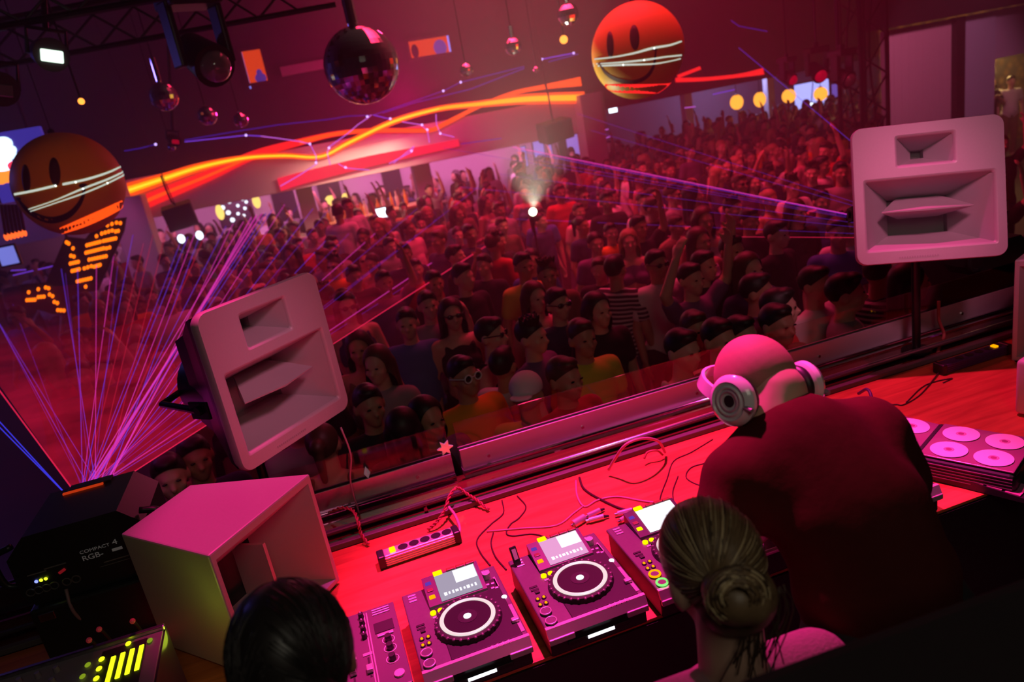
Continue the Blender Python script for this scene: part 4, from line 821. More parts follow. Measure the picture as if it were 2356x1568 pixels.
# ------------------------------------------------------------------ laser projectors and their light
def laser_box(loc, rz, label, w=.44, d=.34, h=.26, writing=False):
    o = thing('laser_projector', label, 'laser projector', loc, (0, 0, rz))
    prof = [(-w / 2 + .03, 0), (w / 2 - .03, 0), (w / 2, .05), (w / 2, h - .07), (w / 2 - .07, h), (-w / 2 + .07, h), (-w / 2, h - .07), (-w / 2, .05)]
    MB().prism([(x, -d / 2, z) for x, z in prof], (0, d, 0)).build('housing', BLACKP, o)
    for s in (-1, 1): MB().tube([(s * w * .5, -d * .38, h * .25), (s * (w * .5 + .05), -d * .38, h * .35), (s * (w * .5 + .05), -d * .38, h * .75), (s * w * .47, -d * .38, h * .85)], .012, 8).build('side_handle', BLACKP, o, smooth=True)
    MB().box((.0, d / 2 - .02, h + .004), (.15, .05, .008), bev=.002).build('aperture_hood', BLACKP, o)
    MB().box((-.02, d / 2 - .055, h + .004), (.14, .012, .006)).build('glowing_slot', glow('dim_orange_slot', (.9, .06, .01), .5), o)
    MB().box((.0, d / 2 + .001, h - .03), (.10, .004, .03)).build('aperture_glass', glow('aperture_glow', (.9, .1, .5), 1.5), o)
    if writing:
        TX = mat('grey_print', (.5, .5, .5), .5, emit=(.5, .5, .5), es=.05)
        def text(s, x, z, size, sx=1.0):
            cu = bpy.data.curves.new('lettering', 'FONT'); cu.body = s; cu.size = size; cu.extrude = .0006
            t = bpy.data.objects.new('lettering', cu); C.objects.link(t); dg = bpy.context.evaluated_depsgraph_get(); me = bpy.data.meshes.new_from_object(t.evaluated_get(dg)); bpy.data.objects.remove(t)
            me.materials.clear(); me.materials.append(TX); q = bpy.data.objects.new('lettering', me); C.objects.link(q); q.parent = o; q.location = (x, -d / 2 - .001, z); q.rotation_euler = (PI / 2, 0, 0); q.scale = (sx, 1, 1)
        text('COMPACT', -.005, .140, .017, 1.2); text('4', .101, .140, .028, 1.3); text('RGB-', -.005, .112, .027, 1.15)
        MB().box((.110, -d / 2 - .001, .121), (.034, .002, .011), bev=.0009).build('lettering', TX, o)
        TD = mat('dim_print', (.16, .16, .16), .5)
        MB().box((.10, -d / 2 - .001, .085), (.09, .002, .0035)).build('small_print', TD, o)
        for q_ in (((.10, -d / 2 - .001, .072), (.12, .002, .0015)), ((-.09, -d / 2 - .001, .125), (.07, .002, .004)), ((-.15, -d / 2 - .001, .118), (.06, .002, .004))): MB().box(*q_).build('small_print', TD, o)
        for k, x in enumerate((-.19, -.165, -.14, -.115, -.075, -.045)): MB().torus((x, -d / 2 - .002, .055), .013, .0025, RX(PI / 2), 18, 6).build('socket_ring', mat('socket_grey', (.10, .10, .10), .4), o)
        for x, mm in ((-.160, glow('blue_led', (.2, .25, 1), 2.0)), (-.145, glow('yellowgreen_led', (.75, 1, .02), 2.0)), (-.130, glow('yellowgreen_led', (.75, 1, .02), 2.0))): MB().ell((x, -d / 2 - .004, .090), (.006, .003, .006), n=8, m=6).build('status_led', mm, o)
        MB().box((-.075, -d / 2 - .004, .100), (.025, .006, .010), RY(-.4), bev=.002).build('red_switch', mat('red_switch', (.5, .02, .04), .4, emit=(1, .03, .05), es=.12), o)
        MB().tube([(-.085, -d / 2 - .004, .03), (-.082, -d / 2 - .03, -.02), (-.075, -d / 2 - .03, -.07), (-.06, -d / 2 - .01, -.12)], .006, 8).build('power_lead', mat('grey_lead', (.25, .16, .18), .5), o, smooth=True)
    return o
PC = Vector((-.995, 2.79, 1.655))
laser_box(PC, .0, 'black laser projector with grey lettering at lower left, throwing the fan of beams', writing=True)
st = thing('equipment_case', 'black case under the laser projector', 'case', (-.995, 2.75, 1.44)); MB().box((0, 0, .11), (.42, .32, .205), bev=.01).build('case_body', BLACKP, st)
for x in (-.17, .17):
    for y in (-.12, .12): MB().cyl((x, y, 0), (x, y, .012), .015, n=10).build('foot', RUBBER, st)
MB().box((-.16, -.162, .18), (.05, .006, .03), bev=.002).build('catch', STEEL, st)
AP = PC + Vector((0, .172, .235))
t = thing('laser_fan', 'fan of violet, pink and red laser beams spreading from the projector over the crowd', 'laser light', AP)
B_V = beam_mat('beam_violet', (.16, .05, 1.0), .8, .36); B_D = beam_mat('beam_dim_violet', (.20, .03, .75), .7, .22); B_P = beam_mat('beam_pink', (1.0, .05, .62), .85, .42); B_R = beam_mat('beam_red', (1.0, .02, .08), .6, .22); B_B = beam_mat('beam_blue', (.06, .05, 1.0), .9, .5)
def beam(px, v, m, r=.0024, par=t, org=AP, off=0.0, name='laser_beam'):
    e = on_v(px[0], px[1], v); p0 = org + Vector((off, 0, 0)); d = e - p0
    o = MB().tube([p0, p0 + d * .25, p0 + d * .55, e], [r * .8, r, r * 1.7, r * 2.6], 6, smooth=False).build(name, m, par); o.location = -Vector(par.location); return o
for px, m, r in [((-60, 640), B_V, .0022), ((-30, 690), B_D, .002), ((-10, 730), B_V, .002), ((30, 700), B_D, .002), ((138, 600), B_V, .0022), ((148, 610), B_D, .002), ((178, 600), B_V, .0022), ((222, 590), B_P, .002), ((262, 585), B_P, .002), ((272, 600), B_D, .002), ((306, 540), B_V, .002), ((330, 560), B_R, .003), ((352, 540), B_R, .003),
    ((385, 520), B_R, .003), ((414, 560), B_V, .002), ((432, 545), B_V, .0024), ((447, 540), B_P, .0024), ((462, 535), B_V, .0022), ((476, 530), B_R, .004), ((520, 520), B_V, .0022), ((536, 515), B_P, .0022), ((560, 510), B_P, .0030), ((578, 500), B_P, .0045), ((590, 496), B_P, .0060), ((602, 492), B_P, .0050), ((612, 490), B_V, .0026), ((628, 480), B_V, .0022), ((655, 470), B_P, .0022), ((690, 468), B_D, .002),
    ((720, 480), B_V, .002), ((760, 478), B_D, .0022), ((800, 500), B_V, .002), ((850, 490), B_D, .002), ((905, 500), B_P, .0022), ((960, 480), B_D, .0022), ((1010, 500), B_D, .002), ((1100, 430), B_D, .0022), ((1120, 520), B_P, .003), ((1085, 560), B_D, .002), ((1020, 620), B_V, .002)]: beam(px, 13.2, m, r, off=random.uniform(-.05, .05))
for px in ((-420, 560), (-390, 545)): beam(px, 11.0, B_B, .0032, off=-.10)
# red sheet of light between the outer beams, thinning with distance, curdled by smoke
m = bpy.data.materials.new('red_light_sheet'); m.use_nodes = True; nt = m.node_tree; nt.nodes.remove(nt.nodes['Principled BSDF'])
N = nt.nodes.new; Lk = nt.links.new; tc = N('ShaderNodeTexCoord'); vm = N('ShaderNodeVectorMath'); vm.operation = 'LENGTH'; mr = N('ShaderNodeMapRange'); mr.inputs[1].default_value = .1; mr.inputs[2].default_value = 4.2; mr.inputs[3].default_value = .62; mr.inputs[4].default_value = .05
nz = N('ShaderNodeTexNoise'); nz.inputs['Scale'].default_value = 2.2; nz.inputs['Detail'].default_value = 5; mr2 = N('ShaderNodeMapRange'); mr2.inputs[1].default_value = .35; mr2.inputs[2].default_value = .65; mr2.inputs[3].default_value = .35; mr2.inputs[4].default_value = 1.0
mu = N('ShaderNodeMath'); mu.operation = 'MULTIPLY'; em = N('ShaderNodeEmission'); em.inputs[0].default_value = (1, .012, .07, 1); em.inputs[1].default_value = .62; tp = N('ShaderNodeBsdfTransparent'); ms = N('ShaderNodeMixShader')
Lk(tc.outputs['Object'], vm.inputs[0]); Lk(vm.outputs['Value'], mr.inputs[0]); Lk(tc.outputs['Object'], nz.inputs['Vector']); Lk(nz.outputs['Fac'], mr2.inputs[0]); Lk(mr.outputs[0], mu.inputs[0]); Lk(mr2.outputs[0], mu.inputs[1]); Lk(mu.outputs[0], ms.inputs[0]); Lk(tp.outputs[0], ms.inputs[1]); Lk(em.outputs[0], ms.inputs[2]); Lk(ms.outputs[0], nt.nodes['Material Output'].inputs[0]); m.cycles.emission_sampling = 'NONE'
e0, e1 = on_v(-140, 690, 9.0), on_v(1150, 540, 9.0); p0, p1 = AP + Vector((-.07, 0, 0)), AP + Vector((.09, 0, 0))
b = MB(); G = []
for i in range(9):
    f = i / 8; G.append([b.bm.verts.new(p0.lerp(e0, f) - AP), b.bm.verts.new(p0.lerp(e0, f).lerp(p1.lerp(e1, f), .5) - AP), b.bm.verts.new(p1.lerp(e1, f) - AP)])
for A_, B_ in zip(G, G[1:]):
    for j in range(2): b.bm.faces.new((A_[j], A_[j + 1], B_[j + 1], B_[j]))
b.build('red_light_sheet', m, t, recalc=False)
beam((-118, 740), 9.0, beam_mat('beam_red_edge', (1, .02, .10), .9, .5), .004, off=-.07); beam((1150, 545), 9.0, beam_mat('beam_red_edge', (1, .02, .10), .9, .5), .003, off=.09)

P2 = Vector((3.72, 3.3, 1.60)); laser_box(P2, .0, 'second black laser projector in the dark beside the right monitor', w=.34, d=.26, h=.2)
st = thing('projector_stand', 'black stand under the second laser projector', 'stand', (3.72, 3.3, 0)); MB().cyl((0, 0, .02), (0, 0, 1.585), .025, n=12).cyl((0, 0, 1.57), (0, 0, 1.60), .10, n=16).cyl((0, 0, 0), (0, 0, .02), .16, n=20).build('pole', BLACKM, st, smooth='auto')
A2 = P2 + Vector((0, .13, .17)); t2 = thing('laser_fan', 'thin violet and pink beams crossing the crowd from the right', 'laser light', A2)
for px, m, r in [((1180, 338), beam_mat('beam_hot_pink', (1.0, .05, .60), .85, .6), .0042), ((1190, 346), B_V, .0024), ((1200, 362), B_D, .0022), ((1150, 400), B_D, .0022), ((1060, 430), B_D, .0022), ((1240, 541), beam_mat('beam_red_edge', (1, .02, .10), .9, .5), .0022), ((1100, 500), B_D, .002), ((1360, 300), B_D, .002), ((1700, 110), B_V, .0022), ((1020, 340), B_D, .002), ((1330, 262), B_D, .002)]: beam(px, 13.5, m, r, t2, A2)

# ------------------------------------------------------------------ small lights, white box, sound console, disc wallets
c = on_v(2268, 613, 4.2); o = thing('led_spotlight', 'small spotlight with red and blue lamps between right monitor and silver box', 'stage light', c, (0, 0, -.4))
MB().cyl((0, .10, 0), (0, -.02, 0), .075, .08, 20).build('can', BLACKP, o, smooth='auto')
for k in range(9):
    a = 2 * PI * k / 8; r = .045 if k < 8 else 0
    MB().ell((r * math.cos(a), -.025, r * math.sin(a)), .012, n=8, m=6).build('lamp_bead', glow('red_bead', (1, .03, .06), 2.0) if k % 3 else glow('violet_bead', (.45, .15, 1), 2.0), o)
MB().cyl((0, .04, -.07), (0, .04, -c.z), .015, n=8).build('stand', BLACKM, o)
c = on_z(2352, 955, DZ); o = thing('small_white_speaker', 'small white box with rounded edge cut by the right edge of the photo', 'speaker', (2.665, 2.06, DZ), (0, 0, .3))
MB().box((0, 0, .125), (.20, .18, .235), bev=.018, seg=4).build('cabinet', mat('white_cabinet', (.75, .72, .75), .4), o, smooth='auto'); MB().cyl((0, -.085, .09), (0, -.093, .09), .07, n=24).build('cone', BLACKP, o); MB().cyl((0, -.085, .19), (0, -.093, .19), .025, n=20).build('tweeter', BLACKP, o)
for sx in (-.07, .07): MB().cyl((sx, .05, 0), (sx, .05, .01), .012, n=8).cyl((sx, -.05, 0), (sx, -.05, .01), .012, n=8).build('foot', RUBBER, o)

o = thing('sound_console', 'grey sound console with green meter bars at the lower left corner', 'sound console', (-1.06, 1.86, DZ), (0, 0, -.02)); W_, D_ = .80, .44
MB().prism([(-W_ / 2, -D_ / 2, 0.0), (-W_ / 2, D_ / 2, 0.0), (-W_ / 2, D_ / 2, .30), (-W_ / 2, -D_ / 2, .25)], (W_, 0, 0)).build('chassis', BLACKP, o)
tz = lambda y: .252 + (y + D_ / 2) / D_ * .05
Rt = RX(math.atan2(.05, D_)); CF = mat('console_face', (.22, .18, .22), .45)
MB().box((0, 0, tz(0)), (W_ - .01, D_ - .01, .006), Rt, bev=.002).build('face_plate', CF, o)
MB().box((0, D_ / 2 - .008, tz(D_ / 2) + .006), (W_, .016, .014), bev=.003).build('rear_edge', STEEL, o)
KNG = mat('console_knob', (.24, .20, .24), .4)
for i in range(11):
    for k in range(4):
        x, y = -.35 + i * .047, .17 - k * .042; MB().cyl((x, y, tz(y)), (x, y, tz(y) + .018), .009, .007, 10).build('knob', KNG, o, smooth='auto')
    x = -.35 + i * .047; MB().box((x, -.10, tz(-.1) + .003), (.005, .11, .001), Rt).build('fader_slot', BLACK, o); MB().box((x, -.08 - .02 * (i % 3), tz(-.09) + .011), (.014, .026, .016), Rt, bev=.003).build('fader', mat('mauve_fader', (.45, .32, .42), .4), o)
MB().box((.295, .105, tz(.105) + .003), (.12, .17, .003), Rt).build('meter_bay', BLACK, o)
MG = glow('meter_green', (.80, 1.0, .01), 1.7)
for i in range(4): MB().box((.272 + i * .024, .105 + .004 * i, tz(.105) + .007), (.013, .095, .004), Rt, bev=.002).build('meter_bar', MG, o)
for x, y, mm in [(.305, .185, MG), (.240, .155, MG), (.240, .120, MG), (.240, .085, MG), (.205, .15, glow('meter_dim_green', (.35, .5, .02), .6)), (.20, .11, glow('meter_dim_green', (.35, .5, .02), .6)), (.20, .08, glow('meter_dim_green', (.35, .5, .02), .6)), (.365, .17, glow('meter_dim_green', (.35, .5, .02), .6)), (.355, -.02, MG)]: MB().ell((x, y, tz(y) + .008), (.008, .010, .004), n=10, m=6).build('signal_led', mm, o)
MB().box((.285, -.005, tz(-.005) + .003), (.17, .035, .003), Rt).build('led_bay', BLACK, o)
for i in range(4): MB().ell((.225 + i * .038, -.005, tz(0) + .008), (.009, .010, .004), n=10, m=6).build('mute_led', glow('mute_red', (1, .05, .01), 1.8), o)
lamp('console_meter_light', 'POINT', (-.645, 2.055, 1.73), (0, 0, 0), .16, (.75, 1.0, .05), .04)
for px, py, l, mm in [(228, 1447, 'small red plug end standing behind the console', 'p'), (205, 1472, 'red plug tip left of the other red plug end', 'p'), (305, 1428, 'pink plug tip near the orange lead', 'p')]:
    q = on_z(px, py, 1.80); o = MB().tube([(0, 0, .0), (-.01, .05, -.05), (-.02, .12, -.16), (-.02, .2, 1.452 - q.z)], .005, 6).build('plug_lead', RUBBER, smooth=True); o.location = q; tag(o, l, 'cable'); MB().ell((0, 0, 0), .008, n=10, m=8).build('red_tip', mat('red_plug_tip', (.5, .05, .08), .4, emit=(1, .05, .1), es=.06), o)
q = on_z(300, 1440, 1.78); o = MB().tube([(-.05, .012, 0), (0, 0, .004), (.05, -.012, 0)], .007, 8).build('orange_lead', mat('orange_lead', (.9, .2, .03), .4, emit=(1, .15, .02), es=.25), smooth=True); o.location = (-.70, 2.10, 1.462); tag(o, 'short orange lead lying behind the console', 'cable')

# disc wallets
SLV = mat('clear_sleeve', (.22, .10, .16), .22, coat=.5); DISC = mat('silver_disc', (.9, .86, .9), .28, .15); HUB = mat('disc_hub', (.5, .3, .42), .3)
def rot_place(o, c, rz): o.location = c; o.rotation_euler = (0, 0, rz); return o
wa = -1.10
wal = thing('disc_wallet', 'open black disc wallet with four bright discs on its right page', 'disc wallet', (2.025, 2.02, DZ), (0, 0, wa))
MB().box((.155, 0, .05), (.31, .29, .085), bev=.02, seg=3).build('right_cover', BLACKP, wal); MB().box((.155, 0, .096), (.295, .275, .006), bev=.003).build('right_page', SLV, wal)
MB().prism([(-.30, -.145, .02), (.0, -.145, .055), (.0, -.145, .085), (-.30, -.145, .11)], (0, .29, 0)).build('left_cover', BLACKP, wal)
MB().prism([(-.29, -.135, .111), (0, -.135, .088), (0, -.135, .091), (-.29, -.135, .115)], (0, .27, 0)).build('left_page', SLV, wal)
b = MB()
for k in range(5): b.box((.155, -.146, .025 + k * .012), (.29, .004, .003))
b.build('page_edges', SLV, wal)
MB().box((0, 0, .07), (.03, .29, .05), bev=.012).build('spine', BLACKP, wal)
def disc(lx, ly, lz, tilt, label, base=wal, a=wa):
    p = Vector(base.location) + RZ(a) @ Vector((lx, ly, lz)); o = MB().cyl((0, 0, 0), (0, 0, .0013), .060, n=48).build('compact_disc', DISC, smooth='auto'); o.location = p; o.rotation_euler = (RZ(a) @ RY(tilt)).to_euler(); tag(o, label, 'disc', 'discs in the open wallet')
    MB().torus((0, 0, .0012), .014, .0035, n=24, m=6, sq=.3).build('hub_ring', HUB, o); MB().cyl((0, 0, .0012), (0, 0, .0018), .010, n=20).build('centre_hole', mat('dark_hole', (.25, .08, .16), .5), o)
disc(.085, .068, .1015, 0, 'disc at the back left of the right wallet page'); disc(.225, .068, .1015, 0, 'disc at the back right of the right wallet page, cut by the edge'); disc(.085, -.068, .1015, 0, 'disc at the front left of the right wallet page'); disc(.225, -.068, .1015, 0, 'disc at the front right of the right wallet page')
disc(-.085, .07, .099, .08, 'slanted disc on the back of the left wallet page'); disc(-.085, -.068, .099, .08, 'slanted disc on the front of the left wallet page'); disc(-.222, .06, .110, .08, 'disc at the far left of the wallet beside the sleeve')
wb = thing('disc_wallet', 'closed wallet with creased pink sleeves under the open one, nearest the desk edge', 'disc wallet', (2.085, 1.865, DZ), (0, 0, -1.17))
MB().prism([(-.16, -.13, .004), (.20, -.13, .004), (.20, -.13, .02), (-.16, -.13, .05)], (0, .12, 0)).build('cover', BLACKP, wb)
b = MB()
for k in range(6): b.prism([(-.15 + k * .055, -.128, .048 - k * .0045), (-.105 + k * .055, -.128, .046 - k * .0045), (-.10 + k * .055, -.05, .047 - k * .0045), (-.145 + k * .055, -.05, .049 - k * .0045)], (0, 0, .004))
b.build('creased_sleeve', mat('pink_sleeve', (.55, .18, .35), .3), wb)
# ------------------------------------------------------------------ people
SKIN = [mat('skin_tan', (.50, .27, .18), .5), mat('skin_fair', (.66, .40, .30), .5), mat('skin_brown', (.34, .18, .12), .5)]
HAIRM = {'black': mat('hair_black', (.018, .013, .012), .5), 'brown': mat('hair_brown', (.07, .035, .02), .5), 'fair': mat('hair_fair', (.35, .22, .10), .5)}
_C = dict(black=(.02, .016, .02), navy=(.03, .04, .12), white=(.72, .70, .72), grey=(.30, .28, .30), red=(.55, .05, .04), orange=(.95, .34, .02), blue=(.07, .16, .45), yellow=(.62, .62, .06), purple=(.20, .10, .26), teal=(.08, .28, .30), pink=(.70, .35, .42), brown=(.18, .10, .06))
CLO = {k: mat('cloth_' + k, v, .85) for k, v in _C.items()}
m = mat('cloth_striped', (.1, .1, .1), .85); nt = m.node_tree; tc = nt.nodes.new('ShaderNodeTexCoord'); wv = nt.nodes.new('ShaderNodeTexWave'); wv.bands_direction = 'Z'; wv.inputs['Scale'].default_value = 9
cr = nt.nodes.new('ShaderNodeValToRGB'); cr.color_ramp.interpolation = 'CONSTANT'; cr.color_ramp.elements[0].color = (.03, .025, .04, 1); cr.color_ramp.elements[1].color = (.6, .55, .6, 1); cr.color_ramp.elements[1].position = .62
nt.links.new(tc.outputs['Object'], wv.inputs['Vector']); nt.links.new(wv.outputs['Color'], cr.inputs[0]); nt.links.new(cr.outputs[0], nt.nodes['Principled BSDF'].inputs['Base Color']); CLO['striped'] = m
GLS = mat('dark_sunglass', (.012, .01, .012), .1, coat=.6); WFRM = mat('white_frame', (.75, .72, .75), .4)
V = Vector
def hand(wr, d, up, r=1.0, curl=.35, thumb=1):
    """palm with four unequal bent fingers and a side thumb; d along the forearm, up = back of the hand"""
    d = V(d).normalized(); up = (V(up) - d * V(up).dot(d)).normalized(); sd = d.cross(up); wr = V(wr); P = []
    pc = wr + d * .05 * r
    for k in (-1.5, -.5, .5, 1.5): P.append(('c', wr + d * .012 * r + sd * .010 * k * r, wr + d * .085 * r + sd * .018 * k * r, .015 * r, .0125 * r))
    for k, L in zip((-1.5, -.5, .5, 1.5), (.062, .076, .080, .070)):
        b0 = wr + d * .088 * r + sd * .0195 * k * r; d1 = (d - up * curl * .5).normalized(); d2 = (d - up * curl * 1.6).normalized()
        b1 = b0 + d1 * L * .5 * r; b2 = b1 + d2 * L * .5 * r; P += [('c', b0, b1, .0098 * r, .0088 * r), ('c', b1, b2, .0088 * r, .0075 * r)]
    t0 = wr + d * .028 * r + sd * .024 * thumb * r; t1 = t0 + (d * .7 + sd * thumb * .75 - up * .2).normalized() * .042 * r; t2 = t1 + (d + sd * thumb * .25 - up * .3).normalized() * .032 * r
    return P + [('c', t0, t1, .0125 * r, .0105 * r), ('c', t1, t2, .0105 * r, .009 * r)]
def head_prims(M=Matrix(), fine=True):
    R = M.to_3x3()
    def e(c, r): return ('e', M @ V(c), r, R)
    def c(a, b, r0, r1): return ('c', M @ V(a), M @ V(b), r0, r1)
    P = [e((0, .012, .015), (.077, .096, .098)), e((0, -.030, -.035), (.062, .060, .078)), e((0, -.060, -.093), (.030, .028, .022)), c((0, -.088, -.008), (0, -.110, -.036), .010, .0145), c((-.030, -.080, .012), (.030, -.080, .012), .014, .014),
         c((-.016, -.089, -.067), (.016, -.089, -.067), .0085, .0085), c((-.013, -.086, -.078), (.013, -.086, -.078), .009, .009), e((.080, .012, -.018), (.011, .022, .033)), e((-.080, .012, -.018), (.011, .022, .033)), e((.038, -.062, -.035), (.024, .022, .022)), e((-.038, -.062, -.035), (.024, .022, .022))]
    return P
SH = 1.385
def torso(g=0.0, fem=False):
    w = .93 if fem else 1.0
    P = [('e', (0, 0, 1.24), (.165 * w + g, .105 + g, .20)), ('e', (0, .005, 1.345), (.172 * w + g, .095 + g, .10 + g * .6)), ('c', (-.155 * w, .01, SH - .01), (.155 * w, .01, SH - .01), .056 + g, .056 + g), ('c', (0, 0, 1.15), (0, 0, 1.0), (.118 if fem else .135) + g, (.13 if fem else .145) + g), ('e', (0, .01, .93), (.165 + g, .12 + g, .12))]
    if fem: P += [('e', (s * .07, -.085, 1.245), (.062 + g, .055 + g, .06)) for s in (-1, 1)]
    return P
def legs(g=0.0):
    P = []
    for s in (-1, 1): P += [('c', (s * .085, 0, .90), (s * .095, -.015, .50), .085 + g, .058 + g), ('c', (s * .095, -.015, .50), (s * .10, .02, .10), .056 + g, .042 + g)]
    return P
POSE = {                                                                 # elbow and wrist for the +x arm, then for the -x arm
    'down': ((.235, .03, 1.11), (.245, -.05, .87), (-.235, .03, 1.11), (-.245, -.05, .87)),
    'one_up': ((.27, -.06, 1.55), (.22, -.10, 1.80), (-.235, .03, 1.11), (-.20, -.16, .98)),
    'both_up': ((.29, -.06, 1.56), (.24, -.14, 1.79), (-.29, -.06, 1.56), (-.22, -.12, 1.80)),
    'cup': ((.23, .0, 1.11), (.13, -.24, 1.20), (-.24, .04, 1.11), (-.22, -.08, .88)),
    'clap': ((.25, -.10, 1.16), (.05, -.28, 1.30), (-.25, -.10, 1.16), (-.05, -.28, 1.30)),
    'wave': ((.30, -.02, 1.24), (.27, -.13, 1.46), (-.235, .02, 1.11), (-.20, -.14, .92))}
def body_mesh(pose):
    P = head_prims(Matrix.Translation((0, 0, 1.605))) + [('c', (0, .018, 1.38), (0, .004, 1.54), .060, .053)] + torso() + legs()
    a = POSE[pose]
    for s, el, wr in ((1, a[0], a[1]), (-1, a[2], a[3])):
        P += [('c', (s * .17, .01, SH - .01), el, .050, .042), ('c', el, wr, .042, .029)]
        d = V(wr) - V(el); P += hand(wr, d, (s, 0, .2) if abs(d.z) > abs(d.y) else (0, 0, 1), 1.08, .4, -s if d.z < 0 else s)
    for s in (-1, 1): P += [('c', (s * .10, .035, .05), (s * .118, -.12, .036), .043, .034)]
    return blob('person', P, .0115, SKIN[0], smooth_it=3)
def shirt_mesh(pose, fem=False):
    P = torso(.014, fem); a = POSE[pose]
    for s, el in ((1, a[0]), (-1, a[2])):
        sh = V((s * .165, .01, SH - .008)); P.append(('c', sh, sh.lerp(V(el), .58), .066, .062))
    return blob('shirt', P, .014, CLO['black'], smooth_it=4)
def vest_mesh():
    P = torso(.012, True)[:1] + torso(.012, True)[3:] + [('c', (s * .10, -.07, 1.36), (s * .105, .05, 1.425), .020, .020) for s in (-1, 1)] + [('c', (s * .10, -.085, 1.27), (s * .10, -.07, 1.36), .022, .020) for s in (-1, 1)] + [('c', (s * .105, .05, 1.425), (s * .10, .09, 1.25), .020, .022) for s in (-1, 1)]
    return blob('vest', P, .012, CLO['black'], smooth_it=3)
def trousers_mesh():
    return blob('trousers', [('e', (0, .01, .93), (.172, .128, .115)), ('c', (0, .005, .95), (0, .005, 1.0), .14, .14)] + legs(.013), .015, CLO['navy'], smooth_it=3)
HZ = 1.605
def hair_mesh(kind):
    if kind == 'short': return blob('hair', [('e', (0, .016, HZ + .024), (.0815, .100, .096)), ('e', (0, -.035, HZ + .085), (.055, .055, .032))], .010, HAIRM['black'], smooth_it=2, cut=[((0, -.062, HZ + .05), (0, -.62, -.78))])
    if kind == 'spiky':
        rnd = random.Random(3); P = [('e', (0, .018, HZ + .03), (.083, .100, .094))]
        for k in range(26):
            a = rnd.uniform(0, 2 * PI); rr = rnd.uniform(0, .07); p = V((rr * math.cos(a), rr * math.sin(a), HZ + .10)); P.append(('c', p, p + V((rr * math.cos(a) * .3, -.01 + rr * math.sin(a) * .3, .045)), .016, .005))
        return blob('hair', P, .008, HAIRM['black'], smooth_it=1, cut=[((0, -.065, HZ + .05), (0, -.62, -.78))])
    if kind == 'long': return blob('hair', [('e', (0, .022, HZ + .03), (.092, .105, .098)), ('c', (.06, .045, HZ), (.075, .06, HZ - .24), .048, .038), ('c', (-.06, .045, HZ), (-.075, .06, HZ - .24), .048, .038), ('c', (0, .07, HZ), (0, .095, HZ - .27), .06, .045), ('c', (.055, .02, HZ + .02), (.085, -.005, HZ - .16), .035, .025), ('c', (-.055, .02, HZ + .02), (-.085, -.005, HZ - .16), .035, .025)], .010, HAIRM['brown'], smooth_it=3, cut=[((0, -.058, HZ + .055), (0, -.94, -.34))])
    if kind == 'tied': return blob('hair', [('e', (0, .022, HZ + .028), (.085, .103, .095)), ('e', (0, .13, HZ + .04), (.04, .045, .04)), ('c', (0, .14, HZ + .03), (0, .15, HZ - .14), .03, .018)], .010, HAIRM['brown'], smooth_it=3, cut=[((0, -.062, HZ + .055), (0, -.70, -.70))])
BODY = {k: body_mesh(k) for k in POSE}; SHIRT = {k: shirt_mesh(k) for k in POSE}; VEST = vest_mesh(); TROU = trousers_mesh(); HAIR = {k: hair_mesh(k) for k in ('short', 'spiky', 'long', 'tied')}
b = MB()
for s in (-1, 1): b.ell((s * .033, -.0925, HZ + .002), (.024, .010, .019), n=14, m=8).tube([(s * .055, -.088, HZ + .006), (s * .080, -.03, HZ + .006), (s * .084, .02, HZ)], .0035, 6)
b.tube([(-.012, -.098, HZ + .006), (0, -.103, HZ + .008), (.012, -.098, HZ + .006)], .003, 6); SUN = b.build('sunglasses', GLS, smooth=True)
b = MB()
for s in (-1, 1): b.torus((s * .033, -.099, HZ + .002), .022, .0048, RX(PI / 2), 20, 6).tube([(s * .055, -.092, HZ + .006), (s * .082, -.03, HZ + .006), (s * .086, .02, HZ)], .0042, 6)
b.tube([(-.012, -.102, HZ + .006), (0, -.107, HZ + .008), (.012, -.102, HZ + .006)], .004, 6); WSUN = b.build('sunglass_frame', WFRM, smooth=True)
CAPO = blob('cap', [('e', (0, .012, HZ + .045), (.090, .106, .085)), ('e', (0, .13, HZ + .035), (.062, .05, .010))], .008, CLO['white'], smooth_it=2, cut=[((0, 0, HZ + .028), (0, 0, -1))])
EYE = MB().ell((.031, -.0905, HZ + .001), (.0125, .006, .0055), n=10, m=6).build('eye', mat('dark_eye', (.03, .02, .02), .2), smooth=True); EYE2 = MB().ell((-.031, -.0905, HZ + .001), (.0125, .006, .0055), n=10, m=6).build('eye', mat('dark_eye', (.03, .02, .02), .2), smooth=True)
PROTO = list(BODY.values()) + list(SHIRT.values()) + [VEST, TROU, SUN, WSUN, CAPO, EYE, EYE2] + list(HAIR.values())
def part(src, name, parent, m=None):
    c = src.copy(); c.name = name; C.objects.link(c); c.parent = parent
    if m: c.material_slots[0].link = 'OBJECT'; c.material_slots[0].material = m
    return c
